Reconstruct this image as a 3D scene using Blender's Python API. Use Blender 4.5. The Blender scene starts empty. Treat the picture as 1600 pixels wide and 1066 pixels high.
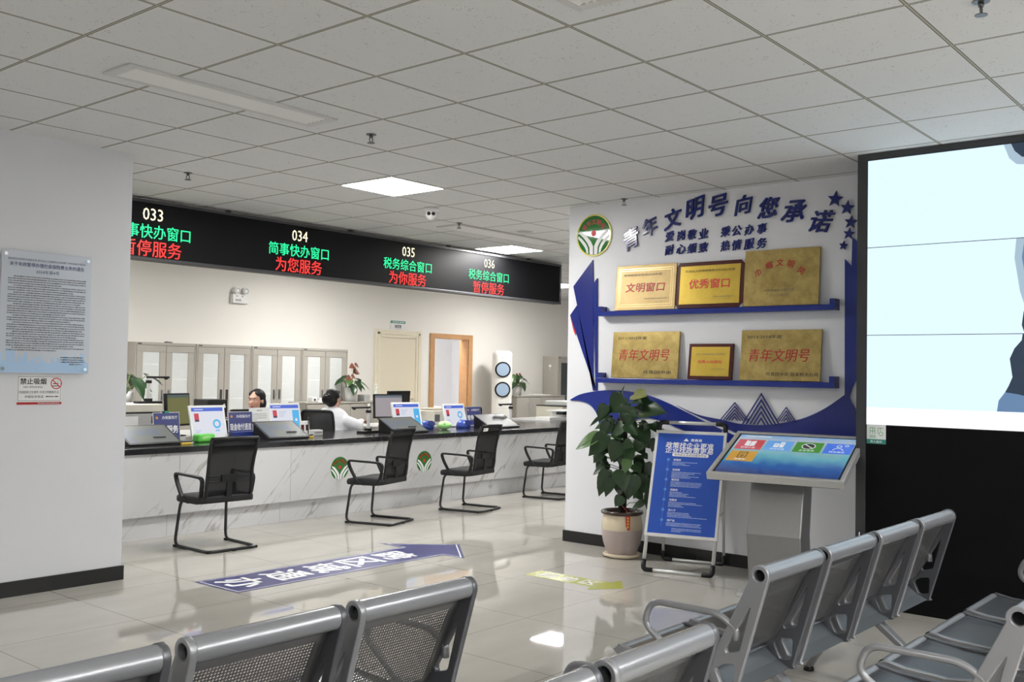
import bpy, bmesh, math, random
from mathutils import Vector, Matrix
from math import sin, cos, pi, radians as R
S = bpy.context.scene
COL = S.collection
random.seed(7)

# ------------------------------------------------------------------ camera, world, exposure
EYE = Vector((0, 0, 1.464))
f_px, yaw, pitch, roll = 1549.675, 0.694202779, 0.0319486658, -0.0179050747
fw = Vector((cos(yaw)*cos(pitch), sin(yaw)*cos(pitch), sin(pitch)))
rt = Vector((sin(yaw), -cos(yaw), 0)); dn = fw.cross(rt)
rt2 = cos(roll)*rt + sin(roll)*dn; dn2 = -sin(roll)*rt + cos(roll)*dn
cam = bpy.data.cameras.new('camera'); camo = bpy.data.objects.new('camera', cam); COL.objects.link(camo)
cam.sensor_width = 36; cam.lens = f_px*36/1600; cam.clip_start = .05; cam.clip_end = 100
m = Matrix((rt2, -dn2, -fw)).transposed().to_4x4(); m.translation = EYE
camo.matrix_world = m
S.camera = camo
w = bpy.data.worlds.new('world'); S.world = w; w.use_nodes = True
w.node_tree.nodes['Background'].inputs[0].default_value = (.8, .85, .9, 1)
w.node_tree.nodes['Background'].inputs[1].default_value = .25
S.view_settings.view_transform = 'Standard'; S.view_settings.look = 'None'
S.view_settings.exposure = 0.0; S.view_settings.gamma = 1.0; S.view_settings.use_curve_mapping = False
PANEL = 80.0          # brightness of a lit ceiling panel
HC = 2.935            # ceiling height

# ------------------------------------------------------------------ materials
MATS = {}
def mat(name, col, rough=.5, metal=0., emit=None, es=1., spec=.5, alpha=None, coat=0., trans=0., noise=None, bump=None):
    """procedural principled material; noise=(scale, amount) mottles the colour, bump=(scale, strength)"""
    if name in MATS: return MATS[name]
    m = bpy.data.materials.new(name); m.use_nodes = True; nt = m.node_tree
    b = nt.nodes['Principled BSDF']
    b.inputs['Base Color'].default_value = (*col, 1); b.inputs['Roughness'].default_value = rough
    b.inputs['Metallic'].default_value = metal; b.inputs['Specular IOR Level'].default_value = spec
    b.inputs['Coat Weight'].default_value = coat
    if trans: b.inputs['Transmission Weight'].default_value = trans
    if emit: 
        b.inputs['Emission Color'].default_value = (*emit, 1); b.inputs['Emission Strength'].default_value = es
    if noise or bump:
        tc = nt.nodes.new('ShaderNodeTexCoord')
    if noise:
        n = nt.nodes.new('ShaderNodeTexNoise'); n.inputs['Scale'].default_value = noise[0]; n.inputs['Detail'].default_value = 5
        nt.links.new(tc.outputs['Object'], n.inputs['Vector'])
        mx = nt.nodes.new('ShaderNodeMix'); mx.data_type = 'RGBA'
        mx.inputs[6].default_value = (*[max(0, c*(1-noise[1])) for c in col], 1)
        mx.inputs[7].default_value = (*[min(1, c*(1+noise[1])) for c in col], 1)
        nt.links.new(n.outputs['Fac'], mx.inputs[0]); nt.links.new(mx.outputs[2], b.inputs['Base Color'])
    if bump:
        n = nt.nodes.new('ShaderNodeTexNoise'); n.inputs['Scale'].default_value = bump[0]; n.inputs['Detail'].default_value = 3
        nt.links.new(tc.outputs['Object'], n.inputs['Vector'])
        bp = nt.nodes.new('ShaderNodeBump'); bp.inputs['Strength'].default_value = bump[1]; bp.inputs['Distance'].default_value = .01
        nt.links.new(n.outputs['Fac'], bp.inputs['Height']); nt.links.new(bp.outputs['Normal'], b.inputs['Normal'])
    MATS[name] = m
    return m
def glow(name, col, s=1.): return mat(name, (.01, .01, .01), .35, emit=col, es=s, spec=.2)

def N(nt, t, **kw):
    n = nt.nodes.new(t)
    for k, v in kw.items(): setattr(n, k, v)
    return n
def MT(nt, op, a, b=None):
    n = nt.nodes.new('ShaderNodeMath'); n.operation = op
    for i, v in enumerate((a, b)):
        if v is None: continue
        if isinstance(v, (int, float)): n.inputs[i].default_value = v
        else: nt.links.new(v, n.inputs[i])
    return n.outputs[0]
def grid_dist(nt, x, off, pitch):
    """distance to the nearest multiple of pitch, from off"""
    t = MT(nt, 'SUBTRACT', x, off - 1000*pitch)
    t = MT(nt, 'MODULO', t, pitch)
    return MT(nt, 'MINIMUM', t, MT(nt, 'SUBTRACT', pitch, t))

def floor_mat():
    m = bpy.data.materials.new('polished_tile'); m.use_nodes = True; nt = m.node_tree; b = nt.nodes['Principled BSDF']
    tc = N(nt, 'ShaderNodeTexCoord'); sp = N(nt, 'ShaderNodeSeparateXYZ'); nt.links.new(tc.outputs['Object'], sp.inputs[0])
    d = MT(nt, 'MINIMUM', grid_dist(nt, sp.outputs[0], 3.07, .8), grid_dist(nt, sp.outputs[1], 5.335, .8))
    line = MT(nt, 'LESS_THAN', d, .0022)
    n = N(nt, 'ShaderNodeTexNoise'); n.inputs['Scale'].default_value = 1.6; n.inputs['Detail'].default_value = 7
    mp = N(nt, 'ShaderNodeMapping'); mp.inputs['Scale'].default_value = (1, 2.6, 1); nt.links.new(tc.outputs['Object'], mp.inputs[0]); nt.links.new(mp.outputs[0], n.inputs['Vector'])
    cr = N(nt, 'ShaderNodeValToRGB'); e = cr.color_ramp.elements
    e[0].position = .3; e[0].color = (.44, .418, .38, 1); e[1].position = .75; e[1].color = (.50, .477, .435, 1)
    nt.links.new(n.outputs['Fac'], cr.inputs[0])
    mx = N(nt, 'ShaderNodeMix', data_type='RGBA'); nt.links.new(line, mx.inputs[0]); nt.links.new(cr.outputs[0], mx.inputs[6]); mx.inputs[7].default_value = (.2, .18, .15, 1)
    nt.links.new(mx.outputs[2], b.inputs['Base Color'])
    b.inputs['Roughness'].default_value = .02; b.inputs['IOR'].default_value = 1.72
    return m
def ceiling_mat():
    m = bpy.data.materials.new('mineral_tile'); m.use_nodes = True; nt = m.node_tree; b = nt.nodes['Principled BSDF']
    tc = N(nt, 'ShaderNodeTexCoord'); sp = N(nt, 'ShaderNodeSeparateXYZ'); nt.links.new(tc.outputs['Object'], sp.inputs[0])
    d = MT(nt, 'MINIMUM', grid_dist(nt, sp.outputs[0], 3.933, .6), grid_dist(nt, sp.outputs[1], 1.89, .6))
    edge = MT(nt, 'LESS_THAN', d, .009); tee = MT(nt, 'LESS_THAN', d, .0045)
    v = N(nt, 'ShaderNodeTexVoronoi'); v.inputs['Scale'].default_value = 55; nt.links.new(tc.outputs['Object'], v.inputs['Vector'])
    n = N(nt, 'ShaderNodeTexNoise'); n.inputs['Scale'].default_value = 23; nt.links.new(tc.outputs['Object'], n.inputs['Vector'])
    pit = MT(nt, 'LESS_THAN', v.outputs['Distance'], MT(nt, 'MULTIPLY', MT(nt, 'SUBTRACT', n.outputs['Fac'], .38), .9))
    m1 = N(nt, 'ShaderNodeMix', data_type='RGBA'); nt.links.new(pit, m1.inputs[0]); m1.inputs[6].default_value = (.73, .735, .735, 1); m1.inputs[7].default_value = (.50, .50, .50, 1)
    m2 = N(nt, 'ShaderNodeMix', data_type='RGBA'); nt.links.new(edge, m2.inputs[0]); nt.links.new(m1.outputs[2], m2.inputs[6]); m2.inputs[7].default_value = (.13, .125, .11, 1)
    m3 = N(nt, 'ShaderNodeMix', data_type='RGBA'); nt.links.new(tee, m3.inputs[0]); nt.links.new(m2.outputs[2], m3.inputs[6]); m3.inputs[7].default_value = (.45, .43, .36, 1)
    nt.links.new(m3.outputs[2], b.inputs['Base Color']); b.inputs['Roughness'].default_value = .9
    return m
def marble_mat():
    m = bpy.data.materials.new('white_marble'); m.use_nodes = True; nt = m.node_tree; b = nt.nodes['Principled BSDF']
    tc = N(nt, 'ShaderNodeTexCoord')
    def noise(rot, sc, scale, det, dist=0.):
        m0 = N(nt, 'ShaderNodeMapping'); m0.inputs['Rotation'].default_value = (0, R(rot), 0); nt.links.new(tc.outputs['Object'], m0.inputs[0])
        mp = N(nt, 'ShaderNodeMapping'); mp.inputs['Scale'].default_value = sc; nt.links.new(m0.outputs[0], mp.inputs[0])
        n = N(nt, 'ShaderNodeTexNoise'); n.inputs['Scale'].default_value = scale; n.inputs['Detail'].default_value = det; n.inputs['Distortion'].default_value = dist
        nt.links.new(mp.outputs[0], n.inputs['Vector']); return n.outputs['Fac']
    v = noise(48, (.55, 1, 4.2), 1.5, 6, .25); k = noise(48, (.9, 1, 2.), 2.6, 3)
    a = MT(nt, 'ABSOLUTE', MT(nt, 'SUBTRACT', v, .5)); vein = MT(nt, 'MULTIPLY', MT(nt, 'MAXIMUM', MT(nt, 'SUBTRACT', 1., MT(nt, 'MULTIPLY', a, 48.)), 0.), MT(nt, 'MINIMUM', MT(nt, 'MAXIMUM', MT(nt, 'MULTIPLY', MT(nt, 'SUBTRACT', k, .42), 7.), 0.), 1.))
    mx = N(nt, 'ShaderNodeMix', data_type='RGBA'); nt.links.new(vein, mx.inputs[0]); mx.inputs[6].default_value = (.60, .60, .605, 1); mx.inputs[7].default_value = (.36, .34, .32, 1)
    nt.links.new(mx.outputs[2], b.inputs['Base Color']); b.inputs['Roughness'].default_value = .25
    return m
def brass_mat(name, c0, c1, rough):
    m = bpy.data.materials.new(name); m.use_nodes = True; nt = m.node_tree; b = nt.nodes['Principled BSDF']
    tc = N(nt, 'ShaderNodeTexCoord'); n = N(nt, 'ShaderNodeTexNoise'); n.inputs['Scale'].default_value = 9; n.inputs['Detail'].default_value = 9; n.inputs['Roughness'].default_value = .7
    nt.links.new(tc.outputs['Object'], n.inputs['Vector'])
    cr = N(nt, 'ShaderNodeValToRGB'); e = cr.color_ramp.elements; e[0].position = .35; e[0].color = (*c0, 1); e[1].position = .62; e[1].color = (*c1, 1)
    nt.links.new(n.outputs['Fac'], cr.inputs[0]); nt.links.new(cr.outputs[0], b.inputs['Base Color'])
    b.inputs['Metallic'].default_value = .75; b.inputs['Roughness'].default_value = rough
    return m
def perf_mat(name, col, pitch, r, rough=.35, metal=.6):
    """sheet steel with a staggered pattern of punched holes, laid out in the sheet's own UV (metres)"""
    m = bpy.data.materials.new(name); m.use_nodes = True; nt = m.node_tree; b = nt.nodes['Principled BSDF']
    b.inputs['Base Color'].default_value = (*col, 1); b.inputs['Roughness'].default_value = rough; b.inputs['Metallic'].default_value = metal
    uv = N(nt, 'ShaderNodeUVMap'); sp = N(nt, 'ShaderNodeSeparateXYZ'); nt.links.new(uv.outputs[0], sp.inputs[0])
    def hole(ox, oy):
        dx = grid_dist(nt, sp.outputs[0], ox, pitch); dy = grid_dist(nt, sp.outputs[1], oy, pitch*1.0)
        return MT(nt, 'LESS_THAN', MT(nt, 'ADD', MT(nt, 'MULTIPLY', dx, dx), MT(nt, 'MULTIPLY', dy, dy)), r*r)
    h = hole(0, 0)
    # plain border: u,v in 0..W,0..L ; the margin mask is stored in a second UV layer
    uv2 = N(nt, 'ShaderNodeUVMap', uv_map='edge'); s2 = N(nt, 'ShaderNodeSeparateXYZ'); nt.links.new(uv2.outputs[0], s2.inputs[0])
    inside = MT(nt, 'MULTIPLY', MT(nt, 'GREATER_THAN', s2.outputs[0], .034), MT(nt, 'GREATER_THAN', s2.outputs[1], .034))
    fac = MT(nt, 'MULTIPLY', h, inside)
    tr = N(nt, 'ShaderNodeBsdfTransparent'); ms = N(nt, 'ShaderNodeMixShader')
    nt.links.new(fac, ms.inputs[0]); nt.links.new(b.outputs[0], ms.inputs[1]); nt.links.new(tr.outputs[0], ms.inputs[2])
    nt.links.new(ms.outputs[0], nt.nodes['Material Output'].inputs['Surface'])
    return m
def mesh_fabric_mat():
    m = bpy.data.materials.new('black_mesh_fabric'); m.use_nodes = True; nt = m.node_tree; b = nt.nodes['Principled BSDF']
    b.inputs['Base Color'].default_value = (.009, .009, .01, 1); b.inputs['Roughness'].default_value = .8; b.inputs['Specular IOR Level'].default_value = .2
    tr = N(nt, 'ShaderNodeBsdfTransparent'); ms = N(nt, 'ShaderNodeMixShader'); ms.inputs[0].default_value = .045
    nt.links.new(b.outputs[0], ms.inputs[1]); nt.links.new(tr.outputs[0], ms.inputs[2])
    nt.links.new(ms.outputs[0], nt.nodes['Material Output'].inputs['Surface'])
    return m

WHITE = mat('white_paint', (.76, .77, .80), .6, noise=(2.5, .02))
PILLAR = mat('pillar_paint', (.71, .72, .75), .6, noise=(2.2, .03))
CREAMWALL = mat('warm_wall_paint', (.84, .81, .76), .65, noise=(2, .02))
BLACKTILE = mat('black_skirting_tile', (.012, .012, .012), .3)
FLOORM = floor_mat(); CEILM = ceiling_mat(); MARBLE = marble_mat()
BLACKTOP = mat('black_granite', (.018, .018, .02), .16, noise=(60, .5))
BLACK = mat('black_plastic', (.012, .012, .013), .45, spec=.3)
BLACKG = mat('black_gloss', (.01, .01, .012), .12)
DARKG = mat('dark_grey_plastic', (.05, .05, .055), .45)
GREYP = mat('grey_plastic', (.42, .42, .41), .45)
BEIGEP = mat('beige_plastic', (.66, .63, .54), .45)
WHITEP = mat('white_plastic', (.80, .80, .79), .35)
GREYCAB = mat('grey_beige_steel', (.40, .375, .33), .42, noise=(4, .03))
CREAM = mat('cream_lacquer', (.80, .73, .58), .4)
WOOD = mat('orange_wood', (.55, .30, .135), .4, noise=(12, .18))
PAPER = mat('white_paper', (.82, .83, .82), .7)
PAPERG = mat('greyish_paper', (.66, .68, .67), .7, noise=(6, .06))
BLUE = mat('royal_blue_acrylic', (.014, .031, .235), .22)
BLUED = mat('dark_blue_acrylic', (.014, .024, .19), .25)
BLUESIGN = mat('navy_sign_blue', (.05, .06, .20), .35)
LETTERB = mat('navy_letter_blue', (.013, .022, .165), .14)
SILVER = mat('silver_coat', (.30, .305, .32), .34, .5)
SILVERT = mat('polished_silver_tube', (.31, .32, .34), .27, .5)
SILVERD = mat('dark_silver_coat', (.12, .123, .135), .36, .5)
BEAMM = mat('grey_blue_steel', (.17, .19, .21), .35, .5)
PERFB = perf_mat('perforated_steel_back', (.17, .17, .17), .0105, .0038)
PERFS = perf_mat('perforated_steel_seat', (.125, .13, .14), .0105, .0029)
CHROME = mat('chrome', (.75, .76, .77), .12, 1.)
STEEL = mat('brushed_steel', (.62, .62, .61), .36, .65, noise=(40, .06))
STEELD = mat('dark_brushed_steel', (.16, .16, .165), .35, .8)
ALU = mat('satin_aluminium', (.72, .72, .71), .35, .35)
GOLD = brass_mat('weathered_brass', (.36, .26, .085), (.54, .41, .155), .36)
GOLDM = brass_mat('matt_gold', (.40, .29, .135), (.45, .335, .165), .5)
GOLDY = brass_mat('yellow_gold', (.52, .36, .055), (.60, .43, .08), .36)
DARKWOOD = mat('dark_red_wood', (.075, .012, .010), .25)
RED = mat('red_paint', (.42, .012, .012), .45)
REDB = mat('bright_red', (.62, .03, .03), .45)
INK = mat('black_ink', (.02, .02, .02), .6)
INKG = mat('grey_ink', (.12, .12, .13), .6)
INKN = mat('navy_ink', (.04, .05, .16), .6)
WINK = mat('white_ink', (.85, .85, .85), .5)
SKYL = mat('pale_blue_print', (.42, .60, .82), .4)
ACRY = mat('pale_acrylic_print', (.60, .645, .71), .06)
GREENE = mat('emblem_green', (.025, .17, .03), .05)
YELE = mat('emblem_yellow', (.62, .55, .06), .3)
LEAF = mat('dark_green_leaf', (.013, .038, .011), .3, noise=(9, .45))
LEAF2 = mat('fresh_green_leaf', (.045, .105, .022), .3, noise=(9, .35))
LEAFY = mat('yellow_green_leaf', (.15, .17, .045), .35, noise=(12, .3))
BRACT = mat('dull_red_bract', (.17, .05, .03), .4)
STEM = mat('green_stem', (.10, .14, .04), .5)
MOSS = mat('brown_moss_pole', (.025, .017, .011), .9, bump=(60, .8))
SOIL = mat('dark_soil', (.03, .02, .014), .95, bump=(80, .6))
POTC = mat('cream_glaze', (.64, .55, .40), .15, noise=(5, .1)); POTG = mat('grey_pink_clay', (.44, .37, .345), .45, noise=(14, .06)); POTR = mat('dark_brown_glaze', (.05, .03, .022), .18)
SKIN = mat('skin', (.55, .31, .22), .5); HAIR = mat('black_hair', (.010, .009, .009), .55, spec=.3)
SHIRTW = mat('white_shirt_cloth', (.74, .75, .78), .7, bump=(22, .35)); SUIT = mat('dark_navy_cloth', (.012, .014, .03), .7); LIP = mat('lip', (.40, .10, .09), .5)
LENSB = mat('pale_blue_gloss', (.36, .47, .62), .2)
ACW = mat('ac_white', (.80, .79, .75), .3)
MESHF = mesh_fabric_mat()
SEATF = mat('black_seat_fabric', (.008, .008, .009), .8)
BLKMET = mat('black_metal_tube', (.013, .013, .014), .3)
OLIVE = mat('olive_vinyl', (.36, .38, .04), .25); NAVYV = mat('navy_vinyl', (.028, .03, .16), .3)
DIFF = mat('lit_diffuser', (.9, .9, .9), .5, emit=(1., .985, .955), es=PANEL)
GREENPK = mat('green_pack', (.12, .55, .08), .35); GREENW = mat('pale_green', (.40, .78, .28), .4)
BLUEPL = mat('blue_plastic', (.02, .055, .32), .3); YELLOW = mat('yellow_plastic', (.75, .55, .05), .4)
PINK = mat('pink_cloth', (.75, .42, .42), .8); GLASSD = mat('dark_glass', (.035, .045, .045), .08)
TEAL = mat('teal_print', (.03, .25, .20), .4)

# ------------------------------------------------------------------ mesh builder
class F:
    """a local frame: origin, right, up and (right x up) towards the viewer"""
    def __init__(s, o, r=(1, 0, 0), u=(0, 0, 1)):
        s.o = Vector(o); s.r = Vector(r).normalized(); s.u = Vector(u).normalized(); s.n = s.r.cross(s.u)
    def __call__(s, a, b, c=0.): return s.o + s.r*a + s.u*b + s.n*c
WORLD = F((0, 0, 0), (1, 0, 0), (0, 1, 0))
_tc = {}
def glyphs(s, bold=0.):
    k = (s, bold)
    if k not in _tc:
        c = bpy.data.curves.new('lettering', 'FONT'); c.body = s; c.resolution_u = 2; c.offset = bold
        o = bpy.data.objects.new('lettering', c); COL.objects.link(o)
        me = bpy.data.meshes.new_from_object(o.evaluated_get(bpy.context.evaluated_depsgraph_get()))
        v = [(p.co.x, p.co.y) for p in me.vertices]; f = [tuple(p.vertices) for p in me.polygons]
        bpy.data.objects.remove(o); bpy.data.curves.remove(c); bpy.data.meshes.remove(me)
        x0, x1 = min(p[0] for p in v), max(p[0] for p in v); y0, y1 = min(p[1] for p in v), max(p[1] for p in v)
        _tc[k] = (v, f, x0, x1, y0, y1)
    return _tc[k]
class MB:
    def __init__(s, fr=WORLD): s.v = []; s.f = []; s.m = []; s.mats = []; s.fr = fr; s.sm = []; s.k = 0; s.smooth = False; s.uv = {}
    def mat(s, m):
        if m not in s.mats: s.mats.append(m)
        s.k = s.mats.index(m); return s
    def at(s, fr): s.fr = fr; return s
    def P(s, a, b, c=0.): s.v.append(s.fr(a, b, c)); return len(s.v)-1
    def face(s, ids): s.f.append(tuple(ids)); s.m.append(s.k); s.sm.append(s.smooth)
    def poly(s, pts, c=0.):
        ids = [s.P(p[0], p[1], c) for p in pts]
        a = sum(pts[i][0]*pts[(i+1) % len(pts)][1]-pts[(i+1) % len(pts)][0]*pts[i][1] for i in range(len(pts)))
        s.face(ids if a > 0 else ids[::-1]); return s
    def rect(s, a0, b0, a1, b1, c=0.): return s.poly([(a0, b0), (a1, b0), (a1, b1), (a0, b1)], c)
    def box(s, a0, a1, b0, b1, c0, c1):
        i = [s.P(a, b, c) for c in (c0, c1) for b in (b0, b1) for a in (a0, a1)]
        for q in ((0, 2, 3, 1), (4, 5, 7, 6), (0, 1, 5, 4), (2, 6, 7, 3), (0, 4, 6, 2), (1, 3, 7, 5)): s.face([i[k] for k in q])
        return s
    def prism(s, pts, c0, c1):
        a = sum(pts[i][0]*pts[(i+1) % len(pts)][1]-pts[(i+1) % len(pts)][0]*pts[i][1] for i in range(len(pts)))
        if a < 0: pts = pts[::-1]
        lo = [s.P(p[0], p[1], c0) for p in pts]; hi = [s.P(p[0], p[1], c1) for p in pts]; n = len(pts)
        s.face(lo[::-1]); s.face(hi)
        for i in range(n): s.face([lo[i], lo[(i+1) % n], hi[(i+1) % n], hi[i]])
        return s
    def disc(s, a, b, r, c=0., n=32, ry=None, a0=0, a1=2*pi):
        full = abs(a1-a0-2*pi) < 1e-6
        pts = [(a+r*cos(a0+(a1-a0)*i/n), b+(ry or r)*sin(a0+(a1-a0)*i/n)) for i in range(n if full else n+1)]
        return s.poly(pts, c)
    def ring(s, a, b, r0, r1, c, n=32, a0=0, a1=2*pi):
        st = n if abs(a1-a0-2*pi) < 1e-6 else n
        for i in range(st):
            t0, t1 = a0+(a1-a0)*i/n, a0+(a1-a0)*(i+1)/n
            s.poly([(a+r0*cos(t0), b+r0*sin(t0)), (a+r1*cos(t0), b+r1*sin(t0)), (a+r1*cos(t1), b+r1*sin(t1)), (a+r0*cos(t1), b+r0*sin(t1))], c)
        return s
    def bar(s, p, q, wd, c=0.):
        p, q = Vector(p), Vector(q); d = (q-p).normalized(); n = Vector((-d.y, d.x))*wd/2
        return s.poly([p-n, q-n, q+n, p+n], c)
    def lathe(s, prof, n=24, o=(0, 0, 0), cap=True):
        """profile (r, z) turned round local c... axis = local third axis 'b up'"""
        rows = [[s.P(o[0]+r*cos(2*pi*i/n), o[1]+r*sin(2*pi*i/n), o[2]+z) for i in range(n)] for r, z in prof]
        sm = s.smooth; s.smooth = True
        for a, b in zip(rows, rows[1:]):
            for i in range(n): s.face([a[i], a[(i+1) % n], b[(i+1) % n], b[i]])
        s.smooth = sm
        if cap:
            if prof[0][0] > 1e-4: s.face(rows[0][::-1])
            if prof[-1][0] > 1e-4: s.face(rows[-1])
        return s
    def tube(s, path, r, n=10, cap=True):
        """round tube through local points; r may be a list"""
        P = [s.fr(*p) for p in path]; rr = r if isinstance(r, (list, tuple)) else [r]*len(P)
        T = [(P[min(i+1, len(P)-1)]-P[max(i-1, 0)]).normalized() for i in range(len(P))]
        up = Vector((0, 0, 1)) if abs(T[0].z) < .9 else Vector((1, 0, 0))
        x = T[0].cross(up).normalized(); rows = []
        for p, t, q in zip(P, T, rr):
            x = (x-t*x.dot(t)).normalized(); y = t.cross(x)
            rows.append([])
            for i in range(n):
                s.v.append(p+(x*cos(2*pi*i/n)+y*sin(2*pi*i/n))*q); rows[-1].append(len(s.v)-1)
        sm = s.smooth; s.smooth = True
        for a, b in zip(rows, rows[1:]):
            for i in range(n): s.face([a[i], a[(i+1) % n], b[(i+1) % n], b[i]])
        s.smooth = sm
        if cap: s.face(rows[0][::-1]); s.face(rows[-1])
        return s
    def ball(s, c, r, n=16, k=10):
        rx, ry, rz = r if isinstance(r, (tuple, list)) else (r, r, r)
        rows = [[s.P(c[0]+rx*sin(pi*j/k)*cos(2*pi*i/n), c[1]+ry*sin(pi*j/k)*sin(2*pi*i/n), c[2]+rz*-cos(pi*j/k)) for i in range(n)] for j in range(1, k)]
        a = s.P(c[0], c[1], c[2]-rz); b = s.P(c[0], c[1], c[2]+rz); sm = s.smooth; s.smooth = True
        for i in range(n):
            s.face([a, rows[0][(i+1) % n], rows[0][i]]); s.face([b, rows[-1][i], rows[-1][(i+1) % n]])
            for p, q in zip(rows, rows[1:]): s.face([p[i], p[(i+1) % n], q[(i+1) % n], q[i]])
        s.smooth = sm; return s
    def text(s, t, a, b, w=None, h=None, c=0., bold=.012, depth=0., rot=0., shear=0., align='c', rise=0.):
        """lettering whose box is centred at (a, b) (or starts there), w wide and/or h high"""
        v, f, x0, x1, y0, y1 = glyphs(t)
        sx = w/(x1-x0) if w else h/(y1-y0); sy = h/(y1-y0) if h else sx
        if not w: sx = sy
        ca, sa = cos(rot), sin(rot); mx = (x0+x1)/2 if align == 'c' else x0; my = (y0+y1)/2
        k = bold*.9; offs = ((-k, -k), (k, -k), (-k, k), (k, k)) if bold > .0125 else ((-k, 0), (k, 0)) if bold > .001 else ((0, 0),)
        for nk, (ox, oy) in enumerate(offs):
            loc = []
            for x, y in v:
                x, y = (x-mx+ox)*sx, (y-my+oy)*sy; x += shear*y; y += rise*x
                loc.append((a+x*ca-y*sa, b+x*sa+y*ca))
            base = len(s.v); cc = c+depth+nk*2e-5
            for p in loc: s.v.append(s.fr(p[0], p[1], cc))
            ed = set()
            for q in f:
                s.face([base+i for i in q])
                if depth: ed.update((q[i], q[(i+1) % len(q)]) for i in range(len(q)))
            if depth:
                b2 = len(s.v)
                for p in loc: s.v.append(s.fr(p[0], p[1], c))
                for e in ed:
                    if (e[1], e[0]) not in ed: s.face([b2+e[0], b2+e[1], base+e[1], base+e[0]])
        return s
    def scribble(s, a0, a1, b, h, c, rnd, gap=.35):
        """a line of print too small to read: short dashes of ink"""
        x = a0
        while x < a1-h*.5:
            wd = min(h*rnd.uniform(.6, 2.6), a1-x); s.rect(x, b-h/2*rnd.uniform(.6, 1), x+wd, b+h/2*rnd.uniform(.6, 1), c); x += wd+h*gap*rnd.uniform(.5, 1.4)
        return s
    def build(s, name, parent=None, bevel=0., loc=None, seg=2, origin=None):
        me = bpy.data.meshes.new(name)
        o = Vector(origin) if origin is not None else Vector((0, 0, 0))
        me.from_pydata([p-o for p in s.v], [], s.f)
        for m in s.mats: me.materials.append(m)
        me.polygons.foreach_set('material_index', s.m); me.polygons.foreach_set('use_smooth', s.sm)
        me.update()
        ob = bpy.data.objects.new(name, me); COL.objects.link(ob)
        if parent is not None: ob.parent = parent
        ob.location = loc if loc is not None else o
        if bevel:
            b = ob.modifiers.new('edge', 'BEVEL'); b.width = bevel; b.segments = seg; b.limit_method = 'ANGLE'; b.angle_limit = R(40)
        return ob

def thing(name, label, cat, loc=(0, 0, 0), rotz=0., group=None):
    o = bpy.data.objects.new(name, None); COL.objects.link(o); o.location = loc; o.rotation_euler = (0, 0, rotz); o.empty_display_size = .1
    o['label'] = label; o['category'] = cat
    if group: o['group'] = group
    return o
def tag(o, label, cat, group=None, kind=None):
    o['label'] = label; o['category'] = cat
    if group: o['group'] = group
    if kind: o['kind'] = kind
    return o
def struct(o): o['kind'] = 'structure'; return o
def dup(root, loc=None, rotz=None, label=None, group=None):
    def cp(o, par):
        c = o.copy(); COL.objects.link(c)
        if par is not None: c.parent = par
        for ch in o.children: cp(ch, c)
        return c
    r = cp(root, None)
    if loc is not None: r.location = loc
    if rotz is not None: r.rotation_euler = (0, 0, rotz)
    if label: r['label'] = label
    if group: r['group'] = group
    return r
def single(mb, name, label, cat, group=None, bevel=0., origin=None):
    if origin is None:
        lo = [min(p[i] for p in mb.v) for i in range(3)]; hi = [max(p[i] for p in mb.v) for i in range(3)]
        origin = ((lo[0]+hi[0])/2, (lo[1]+hi[1])/2, lo[2])
    return tag(mb.build(name, bevel=bevel, origin=origin), label, cat, group)
def wallX(x): return F((x, 0, 0), (0, -1, 0), (0, 0, 1))     # a wall seen from -X; local a = -y
def wallY(y): return F((0, y, 0), (1, 0, 0), (0, 0, 1))      # a wall seen from -Y; local a = x
def Z(a): return (-a[0], a[1])                               # (y, z) -> wallX local

# ------------------------------------------------------------------ the room
def slab(name, x0, x1, y0, y1, z0, z1, m, parent=None):
    return struct(MB().mat(m).box(x0, x1, y0, y1, z0, z1).build(name, parent))
slab('floor', -4.2, 16.7, -8.2, 14.4, -.1, 0, FLOORM)
slab('ceiling', -4.2, 16.7, -8.2, 14.4, HC, HC+.1, CEILM)
XA, YL, YB = 7.035, 6.42, 11.8        # award wall face, left wall face, back wall face
slab('wall_left', -4.0, 3.566, YL, 7.0, 0, HC, PILLAR)
slab('wall_right', XA, 7.3, 2.3, 5.215, 0, HC, WHITE)
# back wall with the open doorway 12.10..12.96 x 2.06
bw = MB().mat(CREAMWALL); bw.box(-4, 12.10, YB, YB+.15, 0, HC); bw.box(12.96, 16.5, YB, YB+.15, 0, HC); bw.box(12.10, 12.96, YB, YB+.15, 2.06, HC)
struct(bw.build('wall_back'))
slab('wall_west', -4.15, -4.0, -8, YB, 0, HC, WHITE)
slab('wall_south', -4.15, 10.15, -8.15, -8, 0, HC, WHITE)
slab('wall_southeast', 10, 10.15, -8, -3.2, 0, HC, WHITE)
slab('wall_screen', XA, 10.15, -3.35, -3.2, 0, HC, WHITE)
slab('wall_behind_screen', XA, 7.3, -3.2, 2.3, 0, HC, WHITE)
slab('wall_passage', 7.3, 16.5, 2.15, 2.3, 0, HC, WHITE)
slab('wall_east', 16.5, 16.65, 2.15, YB, 0, HC, WHITE)
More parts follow.
